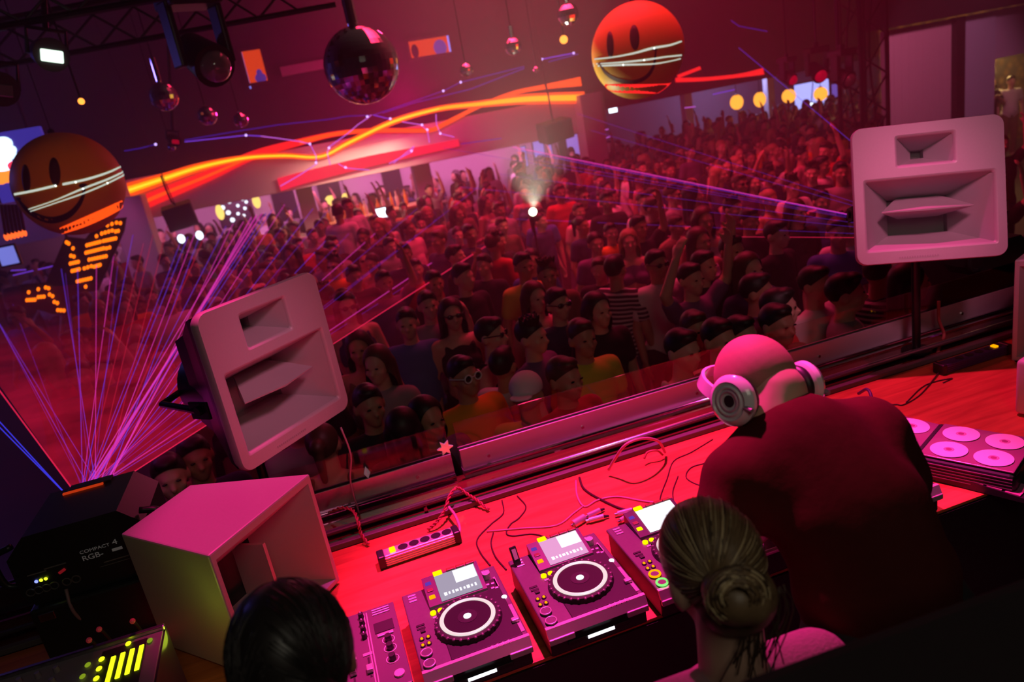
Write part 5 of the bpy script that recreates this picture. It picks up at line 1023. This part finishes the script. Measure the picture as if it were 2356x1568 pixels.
def person(loc, yaw, label, pose='down', top='black', vest=False, hair='short', hc='black', skin=0, sc=1.0, glasses=None, cap=False, group=None, lean=0.0, eyes=True):
    o = BODY[pose].copy(); o.name = 'person'; C.objects.link(o); o.location = loc; o.rotation_euler = (lean, 0, yaw); o.scale = (sc, sc, sc)
    o.material_slots[0].link = 'OBJECT'; o.material_slots[0].material = SKIN[skin]; tag(o, label, 'person', group)
    if vest: part(VEST, 'vest', o, CLO[top])
    else: part(SHIRT[pose], 'shirt', o, CLO[top])
    part(TROU, 'trousers', o, CLO[random.choice(('navy', 'black', 'black', 'brown'))])
    if hair: part(HAIR[hair], 'hair', o, HAIRM[hc])
    if eyes: part(EYE, 'eye', o); part(EYE2, 'eye', o)
    if glasses == 'dark': part(SUN, 'sunglasses', o)
    if glasses == 'white': part(SUN, 'sunglasses', o); part(WSUN, 'sunglass_frame', o)
    if cap: part(CAPO, 'cap', o, CLO['white'])
    return o
placed = []
_t = on_d(1226, 487, 9.0)
for _k in range(4): placed.append((_t.x - _t.x / _t.length * _k * .55, _t.y - _t.y / _t.length * _k * .55))
def near(x, y, label, yaw=0.0, base=0.0, **k):
    sc = k.get('sc', 1.0); p = on_z(x, y, HZ * sc + base); p.y = max(p.y, 3.36); placed.append((p.x, p.y)); return person((p.x, p.y, base), yaw, label, **k)
near(1085, 868, 'man in bright orange shirt and white framed sunglasses below the glass', .35, top='orange', glasses='white', lean=-.05, sc=1.0)
near(1040, 722, 'woman in black low cut top and dark glasses, long hair', .0, top='black', vest=True, hair='long', hc='black', glasses='dark', skin=1)
near(1130, 768, 'man in dark sunglasses and black vest turned to the side', .9, top='black', vest=True, glasses='dark', skin=1)
near(937, 742, 'dark haired man in blue shirt looking up', -.2, top='blue', skin=1)
near(1224, 772, 'man with spiky hair in purple grey shirt, side of face lit', .7, top='purple', hair='spiky', skin=1)
near(1340, 775, 'person in olive yellow top in the front rows', .1, top='yellow', hair='short', hc='brown')
near(1416, 618, 'person in black and white striped top turned half away', 2.2, top='striped', hair='short')
near(1511, 606, 'man in white shirt and dark sunglasses, centre right of the crowd', .1, top='white', glasses='dark')
near(1232, 683, 'woman in white sleeveless top, centre of the crowd', .2, top='white', vest=True, hair='long', hc='brown', skin=1)
near(1284, 697, 'man with dark open shirt and glasses pushed up', .2, top='navy', glasses='dark', skin=1)
near(1376, 712, 'dark haired person in black shirt behind the yellow top', .2, top='black', hair='long', hc='black', skin=1)
near(1214, 905, 'person in white backwards cap right below the glass rail', 2.6, top='yellow', cap=True, hair=None, sc=.98)
near(1158, 838, 'person in white shirt bending behind the orange shirt', 2.4, top='white', hair='short', sc=.95)
near(1300, 868, 'big person in red shirt right of the white cap', .4, top='red', hc='brown', sc=1.0)
near(1541, 795, 'man in white vest looking down beside the headphones', .3, top='white', vest=True, skin=1, lean=.06)
near(868, 838, 'woman in pale top beside the left monitor speaker', -.5, top='grey', hair='long', hc='brown', skin=1)
near(826, 800, 'dark haired woman near the edge of the left monitor speaker', -.2, top='brown', vest=True, hair='long', hc='black')
near(884, 648, 'person in dark top with one arm bent up over the head', .2, pose='one_up', top='purple', hair='short')
near(1877, 652, 'young man in white T-shirt, right of the centre', .4, top='white', hair='short', skin=1)
near(1946, 672, 'short haired man in grey shirt, face in profile', 1.0, top='grey', hair='short', skin=1, sc=1.02)
near(1725, 618, 'woman with long hair facing the booth, right half of the crowd', .1, top='navy', hair='long', hc='brown', skin=1)
near(1620, 610, 'man in dark T-shirt with one arm raised beside him', .3, pose='one_up', top='black', hair='short', skin=1)
near(1685, 575, 'tall man in black shirt behind the long haired woman', .1, top='black', hair='short', sc=1.04)
near(1742, 668, 'dark haired man left of the white T-shirt', .8, top='purple', hair='short')
near(1793, 705, 'man with tilted head in front of the white T-shirt', .9, top='red', hair='short', skin=1)
near(1655, 778, 'man with dark hair straight above the shaved head', .2, top='black', hair='short', skin=1)
near(1600, 755, 'man in black printed shirt left above the shaved head', .0, top='black', hair='short', hc='brown', skin=0, sc=.97)
near(1706, 768, 'person with a dark cap of hair right above the shaved head', .3, top='navy', hair='short', skin=1, sc=.96)
near(1828, 758, 'dark haired man leaning towards the parapet at right', .2, top='brown', hair='short')
near(2094, 648, 'dark long haired woman under the right monitor speaker', 1.2, top='pink', vest=True, hair='long', hc='black', skin=1)
near(2020, 622, 'person in striped shirt below the right monitor speaker', 2.0, top='striped', hair='short')
near(392, 1095, 'man with short dark hair between laser projector and left speaker', .2, top='black', hair='short', skin=1)
near(1000, 650, 'person with both hands raised in the middle left of the crowd', .1, pose='clap', top='black', hair='short')
near(985, 700, 'person waving one hand beside the woman with dark glasses', .0, pose='wave', top='grey', hair='short', skin=1)
near(1205, 610, 'tall man with short hair in olive shirt, middle of the crowd', .1, top='yellow', hair='short', sc=1.03)
near(985, 962, 'person in dark clothes close under the left glass panel', .4, top='purple', hair='long', hc='black', sc=.97)
near(930, 985, 'person in black close under the left glass, dark hair seen from above', 2.9, top='black', hair='long', hc='black', sc=.97)
near(850, 930, 'person in black printed shirt right of the left monitor speaker', .2, top='black', hair='short')
near(745, 1020, 'bare shouldered person between the left monitor speaker and the star ornament', 2.9, top='brown', vest=True, hair='tied', hc='brown', sc=.97)
near(450, 1050, 'person half hidden behind the left monitor speaker, dark red light', .3, top='navy', hair='short')
near(40, 725, 'person in blue light at the left edge of the crowd', -.4, pose='wave', top='blue', hair='short', sc=1.02)
near(1590, 640, 'person stretching a bare arm straight up beside the sunglasses man', .2, pose='both_up', top='purple', hair='short', skin=1)
near(1850, 268, 'man in yellow lit pale shirt standing high under the third lantern', 2.8, top='yellow', hair='short', sc=1.08)
near(1915, 300, 'man in pale yellow shirt standing under the rightmost lantern', 2.6, top='yellow', hair='short', sc=1.05)
near(778, 487, 'barman in white shirt in front of the round yellow lamps', 2.8, base=.40, top='white', hair='short', sc=1.0)
near(800, 474, 'second barman in pale violet shirt beside the white one', .2, base=.40, top='white', hair='short', sc=1.0)
near(982, 428, 'person in white shirt leaning at the violet pillar', .5, top='white', hair='short', sc=1.0)
near(1890, 380, 'person in bright blue white top left of the right monitor speaker', .4, top='white', hair='short', sc=1.0)
near(1470, 520, 'person with one arm up under the right beam of light', .2, pose='one_up', top='black', hair='short')

def blocked(x, y): return any(abs(x - a) < w + .34 and abs(y - c) < w + .30 for a, c, w in PILLARS) or (abs(x - LEDC.x) < 1.2 and abs(y - LEDC.y) < .45) or (y > 11.4 and x > 10.6 and y < 12.7) or (y > 14.0 and x > 12.7 and y < 15) or (abs(y - 17) < .4 and x < 0) or (abs((V((x, y, 0)) - BM).dot(BE)) < BL / 2 + .4 and -.75 < (V((x, y, 0)) - BM).dot(BN) < 1.2)
LEDC = on_v(170, 610, 11.8)
def taken(x, y, d=.42): return blocked(x, y) or any((x - a) ** 2 + (y - c) ** 2 < d * d for a, c in placed)
def in_view(x, y, z):
    v = V((x, y, z)) - CAM; w = v.dot(FW)
    if w < .5: return False
    px = 1178 + FPX * v.dot(RV) / w; py = 784 - FPX * v.dot(UV) / w
    return -30 < px < 2330 and -20 < py < 1500, px, py
cand = []
vy = 3.72
while vy < 17.6:
    step = .50 + .012 * (vy - 3.5); ux = -9.0 + random.uniform(0, .3)
    while ux < 17:
        x, y = ux + random.uniform(-.12, .12), vy + random.uniform(-.14, .14)
        r = in_view(x, y, 1.6)
        if r and r[0] and not (r[2] > 640 and r[1] < 120) and not (x > 8.2 and y < 12.4 + 0 and r[1] > 2040): cand.append((y, x, r[1], r[2]))
        ux += step
    vy += step * .92
random.shuffle(cand)
GR = [('dark', ['black', 'black', 'navy', 'purple', 'brown']), ('pale', ['white', 'grey', 'pink', 'white']), ('colour', ['red', 'blue', 'teal', 'orange', 'yellow'])]
cand.sort()
n_ind = 0; rest = []
for y, x, px, py in cand:
    if taken(x, y): continue
    placed.append((x, y))
    if n_ind >= 295 - 48: rest.append((x, y)); continue
    n_ind += 1
    g = random.choices((0, 1, 2), (.62, .22, .16))[0]; fem = random.random() < .38
    side = 'by the laser fan' if px < 900 else ('round the torch' if px < 1500 else 'toward the lanterns')
    row = 'near the booth' if y < 5.5 else ('some rows back' if y < 8 else ('deep in haze' if y < 11.5 else 'far back'))
    gname = ('woman' if fem else 'man') + ' in ' + ('dark top' if g == 0 else 'pale top' if g == 1 else 'coloured top')
    ps = random.choices(list(POSE), (.62, .035, .015, .19, .10, .04))[0]; sun = random.random() < .06; tc_ = random.choice(GR[g][1])
    lab = '%s-haired person, %s top%s, %s, %s' % ('long' if fem else 'short', tc_, {'down': '', 'one_up': ', arm raised', 'both_up': ', arms raised', 'cup': ', hand up front', 'clap': ', hands together', 'wave': ', waving'}[ps] + (', dark glasses' if sun else ''), row, side)
    person((x, y, 0), random.gauss(0, .5) if random.random() < .85 else random.uniform(-PI, PI), lab, pose=ps, top=tc_, vest=fem and random.random() < .5,
           hair=random.choice(('long', 'tied')) if fem else random.choice(('short', 'short', 'spiky')), hc=random.choice(('black', 'black', 'brown', 'fair') if fem else ('black', 'black', 'brown')), skin=random.choice((0, 1, 1, 2)), sc=random.uniform(.92, 1.05), glasses='dark' if sun else None, lean=random.uniform(-.04, .06), eyes=y < 6,
           group='crowd: ' + lab)
# those still further back: one mass, too many to count
if rest:
    src = [(BODY[p], SHIRT[p]) for p in ('down', 'cup', 'one_up')]; me = None
    def low(o, ratio):
        md = o.modifiers.new('d', 'DECIMATE'); md.ratio = ratio; dg = bpy.context.evaluated_depsgraph_get(); r = bpy.data.meshes.new_from_object(o.evaluated_get(dg)); o.modifiers.clear(); return r
    lows = [(low(a, .10), low(c, .12)) for a, c in src]; lowh = [low(HAIR['short'], .2), low(HAIR['long'], .2)]; lowt = low(TROU, .12)
    import numpy as np
    pal = [SKIN[0], SKIN[1], HAIRM['black'], CLO['black'], CLO['white'], CLO['navy'], CLO['red'], CLO['grey']]
    def arr(q):
        q.calc_loop_triangles(); co = np.empty(len(q.vertices) * 3, 'f'); q.vertices.foreach_get('co', co); tr = np.empty(len(q.loop_triangles) * 3, 'i'); q.loop_triangles.foreach_get('vertices', tr); return co.reshape(-1, 3), tr.reshape(-1, 3)
    AL = [(arr(a), arr(c)) for a, c in lows]; AH = [arr(q) for q in lowh]; AT = arr(lowt); VS, TS, MS = [], [], []; base = 0
    for x, y in rest:
        k = random.randrange(3); a = random.gauss(0, .6); sc = random.uniform(.93, 1.05); Rm = np.array([[math.cos(a), -math.sin(a), 0], [math.sin(a), math.cos(a), 0], [0, 0, 1]], 'f') * sc
        for (co, tr), mi in ((AL[k][0], random.randrange(2)), (AL[k][1], random.choice((3, 3, 5, 4, 6, 7))), (random.choice(AH), 2), (AT, 5)):
            VS.append(co @ Rm.T + np.array([x, y, 0], 'f')); TS.append(tr + base); MS.append(np.full(len(tr), mi, 'i')); base += len(co)
    VS, TS, MS = np.concatenate(VS), np.concatenate(TS), np.concatenate(MS)
    me = bpy.data.meshes.new('crowd'); me.vertices.add(len(VS)); me.vertices.foreach_set('co', VS.ravel()); me.loops.add(len(TS) * 3); me.loops.foreach_set('vertex_index', TS.ravel().astype('i'))
    me.polygons.add(len(TS)); me.polygons.foreach_set('loop_start', np.arange(0, len(TS) * 3, 3, dtype='i')); me.polygons.foreach_set('loop_total', np.full(len(TS), 3, 'i'))
    for q in pal: me.materials.append(q)
    me.polygons.foreach_set('material_index', MS); me.polygons.foreach_set('use_smooth', np.ones(len(TS), bool)); me.update(calc_edges=True)
    o = bpy.data.objects.new('crowd', me); C.objects.link(o); tag(o, 'the rest of the packed crowd furthest from the booth, faces lost in red haze', 'crowd', kind='stuff')
for q in PROTO: bpy.data.objects.remove(q)
print('individuals', n_ind, 'rest', len(rest))

# ------------------------------------------------------------------ the man with headphones
TEE = mat('maroon_black_cotton', (.075, .012, .011), .95, noise=.15, nscale=40, bump=.1, spec=.1)
def frame(c, F, Rr):
    F = V(F).normalized(); Rr = (V(Rr) - F * V(Rr).dot(F)).normalized(); U_ = Rr.cross(F)
    return Matrix(((Rr.x * -1, -F.x, U_.x, c[0]), (Rr.y * -1, -F.y, U_.y, c[1]), (Rr.z * -1, -F.z, U_.z, c[2]), (0, 0, 0, 1)))   # local -y is the face, local -x the right ear
hc = on_d(1743, 893, 1.66)
HM = frame(hc, (-.247, .371, -.895), (.962, .208, -.179)) @ Matrix.Scale(1.0, 4)
neck1 = on_d(1785, 962, 1.60)
Ls, Rs = on_d(1698, 1104, 1.55), on_d(1996, 996, 1.63)
Ub = on_d(1850, 1062, 1.58); Mb = on_d(1962, 1195, 1.50); Lb = on_d(2012, 1330, 1.47); Hp = on_d(2045, 1440, 1.47)
Le, Lw = on_d(1632, 1300, 1.50), V((1.17, 1.80, 1.60)); Re, Rw = on_d(2085, 1150, 1.66), V((1.56, 1.80, 1.62))
ax = (Rs - Ls).normalized(); RT = Matrix((ax, V((0, 0, 1)).cross(ax).normalized(), ax.cross(V((0, 0, 1)).cross(ax).normalized()))).transposed()
P = head_prims(HM) + [('c', HM @ V((0, .03, -.05)), neck1, .062, .068)]
P += [('c', Ls, Rs, .058, .058), ('e', Ub, (.165, .098, .095), RT), ('c', Ub, Mb, .122, .122), ('e', Mb, (.140, .105, .14), RT), ('c', Mb, Lb, .122, .120), ('e', Lb, (.145, .105, .11), RT), ('e', Hp, (.165, .125, .12), RT)]
P += [('c', Ls, Le, .048, .043), ('c', Le, Lw, .045, .031), ('c', Rs, Re, .046, .042), ('c', Re, Rw, .045, .031)] + hand(Lw, Lw - Le, (0, 0, 1), 1.05, .5, 1) + hand(Rw, Rw - Re, (0, 0, 1), 1.05, .5, -1)
fl = .60
for s in (-1, 1):
    h0 = Hp + ax * s * .085; k0 = V((h0.x + .02 * s, h0.y + .03, 1.10)); a0 = V((h0.x + .05 * s, h0.y - .02, fl + .09))
    P += [('c', h0, k0, .092, .062), ('c', k0, a0, .060, .045), ('c', a0 + V((0, -.02, -.045)), a0 + V((.02 * s, .15, -.055)), .042, .034)]
dj = blob('person', P, .0075, SKIN[1], smooth_it=4); tag(dj, 'man with shaved head bending over the decks in a dark T-shirt, back to the camera', 'person')
g = .016
nb = on_d(1795, 985, 1.60)
P = [('c', nb, Ls, .070, .074), ('c', nb, Rs, .070, .076), ('c', Ls, Rs, .066 + g, .066 + g), ('e', Ub, (.185 + g, .105 + g, .11 + g), RT), ('c', Ls.lerp(Mb, .15), Ls.lerp(Mb, .55), .085, .10), ('c', Rs.lerp(Mb, .1), Rs.lerp(Mb, .7), .10, .11), ('c', Ub, Mb, .135 + g, .137 + g), ('e', Mb, (.150 + g, .115 + g, .15), RT), ('c', Mb, Lb, .137 + g, .135 + g), ('e', Lb, (.158 + g, .118 + g, .12), RT), ('e', Hp, (.168 + g, .128 + g, .09), RT), ('c', Ls, Ls.lerp(Le, .66), .074, .068), ('c', Rs, Rs.lerp(Re, .70), .086, .080), ('c', on_d(1800, 1000, 1.60), Ub, .075, .115)]
rn = random.Random(5)
tee = blob('t_shirt', P, .008, TEE, dj, smooth_it=45)
P = [('e', Hp, (.172, .132, .11), RT)]
for s in (-1, 1):
    h0 = Hp + ax * s * .085; k0 = V((h0.x + .02 * s, h0.y + .03, 1.10)); a0 = V((h0.x + .05 * s, h0.y - .02, fl + .12)); P += [('c', h0, k0, .104, .078), ('c', k0, a0, .076, .062)]
blob('trousers', P, .012, CLO['black'], dj)
hb = blob('hair', [('e', HM @ V((0, .016, .018)), (.0800, .0985, .1005), HM.to_3x3().normalized())], .005, mat('shaved_stubble', (.42, .20, .15), .75, noise=.12, nscale=400, bump=.05), dj, smooth_it=8,
          cut=[(HM @ V((0, .09, -.075)), HM.to_3x3() @ V((0, .35, -1))), (HM @ V((0, -.06, .05)), HM.to_3x3() @ V((0, -.8, -.6)))], label='very short stubble of hair')
# headphones
WP = mat('white_gloss_plastic', (.85, .80, .86), .18, coat=.5); GRYP = mat('grey_plastic', (.30, .22, .28), .35)
hp = thing('headphones', 'white headphones with round ring cups on the shaved head', 'headphones', hc)
Hi = Matrix.Translation(-V(hc)) @ HM
def hq(o): return o
for s in (-1, 1):
    o3 = Hi.to_3x3().normalized(); cx = Hi @ V((s * .088, .012, -.030)); out = (o3 @ V((s, .10, -.10))).normalized(); q = out.to_track_quat('Z', 'Y').to_matrix()
    MB().torus(cx + out * .004, .034, .015, q, 32, 10, 1.0).build('ear_cushion', mat('black_leather', (.02, .015, .018), .45), hp, smooth=True)
    cup = MB().loft([[cx + out * z + q @ V((r * math.cos(a), r * math.sin(a), 0)) for a in [2 * PI * k / 36 for k in range(36)]] for z, r in ((.006, .044), (.014, .054), (.026, .056), (.036, .050), (.040, .042), (.036, .038))]).build('ear_cup', WP, hp, smooth='auto')
    MB().torus(cx + out * .037, .030, .0032, q, 36, 8).build('outer_ring', WP, cup, smooth=True); MB().torus(cx + out * .037, .021, .0026, q, 36, 8).build('inner_ring', mat('pink_ring', (.8, .45, .62), .25), cup, smooth=True)
    MB().cyl(cx + out * .030, cx + out * .035, .028, n=28).build('cup_face', GRYP, cup, smooth='auto'); MB().cyl(cx + out * .035, cx + out * .0365, .013, n=24).build('cup_centre', mat('dark_cup_centre', (.06, .02, .04), .3), cup, smooth='auto')
    p0 = cx + out * .030 + q @ V((0, 0, 0)); dn = (o3 @ V((0, .35, -1))).normalized(); MB().cyl(p0 + dn * .042, p0 + dn * .060, .007, .005, 10).build('cable_socket', GRYP, cup)
pts = []
for k in range(15):
    a = PI * k / 14; pts.append(Hi @ V((.103 * math.cos(a), -.052 * math.sin(a) - .0, -.018 + .150 * math.sin(a))))
b = MB()
for w, m_, nm in ((.011, WP, 'headband'),):
    hbnd = MB().loft([[p + Hi.to_3x3() @ V((0, dy, 0)) + (p - Hi @ V((0, 0, 0))).normalized() * dz for dy, dz in ((-.016, 0), (.016, 0), (.016, .008), (-.016, .008))] for p in catmull(pts, 3)]).build(nm, m_, hp, smooth='auto')
for s in (-1, 1):
    A_ = Hi @ V((s * .104, -.004, .025)); B_ = Hi @ V((s * .108, .008, -.02)); MB().cyl(A_, B_, .010, .012, 12).build('hinge', mat('pink_grey_hinge', (.55, .38, .48), .3), hp, smooth='auto')

# ------------------------------------------------------------------ woman with a fair bun, seen from behind
def strands(c, R, rad, to, n, rnd, m, name, parent, spread=1.0, r=.0016, keep=lambda p: True, lift=1.012):
    b = MB(); k = 0
    while k < n:
        v = V((rnd.gauss(0, 1), rnd.gauss(0, 1), rnd.gauss(0, 1))).normalized()
        if not keep(v): continue
        k += 1; T = to(v); P = []
        for j in range(6):
            q = v.lerp(T, j / 5).normalized(); P.append(c + R @ V((q.x * rad[0], q.y * rad[1], q.z * rad[2])) * (lift + rnd.uniform(-.004, .012) * math.sin(PI * j / 5)))
        b.tube(P, [r * .6, r, r, r * .8], 4, 2)
    return b.build(name, m, parent, smooth=True)
FH = mat('fair_brown_hair', (.20, .125, .065), .42, noise=.35, nscale=60); FH2 = mat('fair_hair_highlight', (.60, .46, .26), .38); FH3 = mat('brown_hair_shadow', (.07, .04, .025), .5)
wc = on_d(1632, 1300, 1.30); WM = frame(wc, (-.05, .92, -.38), (1, .08, .05))
fl_w = .60; sh_z = wc.z - .235
P = head_prims(WM) + [('c', WM @ V((0, .03, -.04)), V((wc.x - .0, wc.y - .045, wc.z - .22)), .056, .062)]
sc_ = V((wc.x - .0, wc.y - .05, sh_z)); WL, WR = sc_ + V((-.16, .0, -.01)), sc_ + V((.16, -.01, -.01))
P += [('c', WL, WR, .058, .058), ('e', sc_ + V((0, 0, -.10)), (.155, .10, .16)), ('e', sc_ + V((0, 0, -.28)), (.135, .09, .17)), ('e', sc_ + V((0, 0, -.48)), (.16, .11, .13))]
for s, S0 in ((-1, WL), (1, WR)):
    el = S0 + V((.06 * s, .02, -.27)); wr = el + V((-.02 * s, .16, -.16)); P += [('c', S0, el, .046, .038), ('c', el, wr, .038, .027)] + hand(wr, wr - el, (0, .5, 1), .95, .4, -s)
    h0 = sc_ + V((s * .08, 0, -.50)); k0 = V((h0.x, h0.y + .01, 1.02)); a0 = V((h0.x, h0.y, fl_w + .09)); P += [('c', h0, k0, .082, .055), ('c', k0, a0, .053, .040), ('c', a0 + V((0, -.02, -.048)), a0 + V((0, .14, -.056)), .038, .032)]
wo = blob('person', P, .009, SKIN[1], smooth_it=3); tag(wo, 'woman seen from behind with fair hair twisted into a bun', 'person')
g = .013
P = [('c', WL, WR, .058 + g, .058 + g), ('e', sc_ + V((0, 0, -.10)), (.155 + g, .10 + g, .16)), ('e', sc_ + V((0, 0, -.28)), (.135 + g, .09 + g, .17)), ('e', sc_ + V((0, 0, -.48)), (.16 + g, .11 + g, .12))] + [('c', S0, S0.lerp(S0 + V((.06 * s, .02, -.27)), .7), .062, .056) for s, S0 in ((-1, WL), (1, WR))]
blob('knit_top', P, .009, mat('greyish_knit', (.30, .17, .19), .9, noise=.2, nscale=150, bump=.4), wo, smooth_it=4)
P = [('e', sc_ + V((0, 0, -.50)), (.17, .12, .09))]
for s in (-1, 1):
    h0 = sc_ + V((s * .08, 0, -.52)); k0 = V((h0.x, h0.y + .01, 1.02)); a0 = V((h0.x, h0.y, fl_w + .12)); P += [('c', h0, k0, .094, .070), ('c', k0, a0, .068, .056)]
blob('trousers', P, .013, CLO['black'], wo)
WR3 = WM.to_3x3(); hw = blob('hair', [('e', WM @ V((0, .020, .022)), (.084, .103, .102), WR3), ('e', WM @ V((0, .055, -.05)), (.070, .065, .06), WR3)], .006, FH, wo, smooth_it=3, cut=[(WM @ V((0, -.055, .05)), WR3 @ V((0, -.85, -.5)))])
bunc = on_d(1690, 1374, 1.175); kn = WM.inverted() @ on_d(1644, 1345, 1.18); kd = V((kn.x / .088, (kn.y - .02) / .107, (kn.z - .022) / .105)).normalized()
rw = random.Random(11); cen = WM @ V((0, .020, .022))
for m_, n_, r_ in ((FH, 200, .0014), (FH2, 80, .0011), (FH3, 50, .0012)): strands(cen, WR3, (.084, .103, .102), lambda v: kd, n_, rw, m_, 'hair_strands', hw, r=r_, keep=lambda v: v.y > -.35)
bun = MB(); bx = (bunc - CAM).normalized(); bq = bx.to_track_quat('Z', 'Y').to_matrix()
bun_o = blob('hair_bun', [('e', bunc, (.046, .048, .042)), ('e', bunc + RV * .022 + UV * -.006, (.036, .042, .036)), ('e', bunc - RV * .020 + UV * .010, (.032, .036, .034))], .005, FH, hw, smooth_it=2)
for m_, n_, r_ in ((FH, 34, .0028), (FH2, 26, .0022), (FH3, 16, .0026)):
    b = MB()
    for k in range(n_):
        a0 = rw.uniform(-.9, 1.9); rr = rw.uniform(.016, .050); P = []
        for j in range(8):
            a = a0 + j * .34; dep = math.sqrt(max(0, .052 ** 2 - rr ** 2)); P.append(bunc + RV * .006 + RV * rr * math.cos(a) * 1.08 + UV * (rr * math.sin(a)) - bx * (dep + rw.uniform(-.001, .004)))
        b.tube(P, [r_ * .6, r_, r_, r_ * .6], 4, 2)
    b.build('bun_strands', m_, bun_o, smooth=True)
b = MB()
for k in range(26):
    s0 = WM @ V((rw.uniform(-.075, .02), .09, -.05)); P = [s0, s0 + V((rw.uniform(-.02, .02), -.01, -.05)), s0 + V((rw.uniform(-.05, .03), rw.uniform(-.02, .02), rw.uniform(-.10, -.17)))]; b.tube(P, .0012, 4, 3)
b.build('loose_strands', FH3, hw, smooth=True)

# ------------------------------------------------------------------ person with straight dark hair, lower left
dc = on_d(684, 1516, 1.16); DM = frame(dc, (.15, .90, -.38), (1, -.15, .12))
P = head_prims(DM) + [('c', DM @ V((0, .03, -.04)), V((dc.x, dc.y - .05, dc.z - .22)), .058, .066)]; sc_ = V((dc.x, dc.y - .055, dc.z - .28)); WL, WR = sc_ + V((-.17, 0, -.01)), sc_ + V((.17, 0, -.01))
P += [('c', WL, WR, .060, .060), ('e', sc_ + V((0, 0, -.10)), (.165, .105, .17)), ('e', sc_ + V((0, 0, -.30)), (.145, .10, .18)), ('e', sc_ + V((0, 0, -.52)), (.165, .115, .13))]
for s, S0 in ((-1, WL), (1, WR)):
    el = S0 + V((.05 * s, -.02, -.29)); wr = el + V((0, .08, -.24)); P += [('c', S0, el, .048, .040), ('c', el, wr, .040, .028)] + hand(wr, wr - el, (s, 0, 0), 1.0, .4, s)
    h0 = sc_ + V((s * .085, 0, -.54)); k0 = V((h0.x, h0.y + .01, 1.08)); a0 = V((h0.x, h0.y, fl + .09)); P += [('c', h0, k0, .086, .058), ('c', k0, a0, .056, .042), ('c', a0 + V((0, -.02, -.048)), a0 + V((0, .15, -.056)), .040, .033)]
do = blob('person', P, .010, SKIN[0], smooth_it=3); tag(do, 'person with straight dark hair and a centre parting at the lower left, seen from behind', 'person')
P = [('c', WL, WR, .073, .073), ('e', sc_ + V((0, 0, -.10)), (.178, .118, .17)), ('e', sc_ + V((0, 0, -.30)), (.158, .113, .18)), ('e', sc_ + V((0, 0, -.52)), (.178, .128, .12))] + [('c', S0, S0 + V((.035 * s, -.014, -.20)), .064, .058) for s, S0 in ((-1, WL), (1, WR))]
blob('shirt', P, .010, CLO['black'], do, smooth_it=3)
P = [('e', sc_ + V((0, 0, -.54)), (.175, .125, .09))]
for s in (-1, 1):
    h0 = sc_ + V((s * .085, 0, -.56)); k0 = V((h0.x, h0.y + .01, 1.08)); a0 = V((h0.x, h0.y, fl + .12)); P += [('c', h0, k0, .098, .072), ('c', k0, a0, .070, .058)]
blob('trousers', P, .013, CLO['navy'], do)
DH = mat('straight_dark_hair', (.022, .017, .016), .38); DH2 = mat('dark_hair_sheen', (.06, .05, .048), .35); D3 = DM.to_3x3()
hd = blob('hair', [('e', DM @ V((0, .018, .020)), (.092, .110, .108), D3), ('c', DM @ V((.0, .06, -.02)), DM @ V((0, .075, -.17)), .072, .060)], .007, DH, do, smooth_it=3, cut=[(DM @ V((0, -.06, .05)), D3 @ V((0, -.9, -.4)))])
rd = random.Random(4); cen = DM @ V((0, .018, .020))
for m_, n_, r_ in ((DH, 260, .0014), (DH2, 60, .0009)): strands(cen, D3, (.092, .110, .108), lambda v: V((1.0 if v.x > 0 else -1.0, .75, -.75)).normalized() if abs(v.x) < .35 else V((v.x * 1.1, .8, -1.2)).normalized(), n_, rd, m_, 'hair_strands', hd, r=r_, keep=lambda v: v.y > -.5 and v.z > -.2)

# black cabinet behind the man, closest to the camera at lower right
a, c = on_z(1640, 1545, 2.30), on_z(2500, 1240, 2.30); e = (c - a).normalized(); nn = V((e.y, -e.x, 0))
o = thing('flight_case', 'tall black case filling the dark lower right corner', 'case', ((a + c) / 2 + nn * .16).to_tuple()); o.location.z = .60; o.rotation_euler = (0, 0, math.atan2(e.y, e.x)); L_ = (c - a).length
MB().box((L_ * .16, 0, .86), (L_ * 1.3, .32, 1.66), bev=.03, seg=3).build('case_body', mat('black_case_cloth', (.012, .010, .011), .9), o)
for x in (-.3, .5):
    for y in (-.1, .1): MB().cyl((x, y, 0), (x, y, .035), .03, n=14).build('caster', RUBBER, o)
MB().box((.1, .163, .9), (.09, .008, .07), bev=.003).build('catch', BLACKM, o)

# ------------------------------------------------------------------ haze over the dance floor and a hand torch shining through it
m = bpy.data.materials.new('red_lit_haze'); m.use_nodes = True; nt = m.node_tree; nt.nodes.remove(nt.nodes['Principled BSDF']); vs = nt.nodes.new('ShaderNodeVolumeScatter')
vs.inputs['Color'].default_value = (1, 1, 1, 1); vs.inputs['Density'].default_value = .028; vs.inputs['Anisotropy'].default_value = .2; nt.links.new(vs.outputs[0], nt.nodes['Material Output'].inputs['Volume']); HAZE = m
o = MB().box((3.2, 9.1, 3.47), (28, 11.56, 6.9)).build('haze', HAZE); tag(o, 'thin red lit haze hanging over the dance floor', 'haze', kind='stuff')
tp_ = on_d(1226, 487, 9.0); o = thing('torch', 'bright white lamp shining up out of the crowd into the haze', 'lamp', tp_)
MB().cyl((0, .02, 0), (0, .10, -.03), .035, .025, 14).build('torch_body', BLACKP, o, smooth='auto'); MB().ell((0, 0, 0), (.05, .05, .05), n=14, m=10).build('torch_lens', glow('torch_light', (1.0, 1.0, .72), 5.0), o, smooth=True)
MB().cyl((0, .06, -.02), (0, .06, -tp_.z), .015, n=8).build('handle_pole', BLACKM, o)
lamp('torch_beam', 'SPOT', tp_ + V((0, -.06, .05)), tp_ + V((.05, -.4, 1.5)), 380, (1.0, .95, .70), .03, 95, .9)
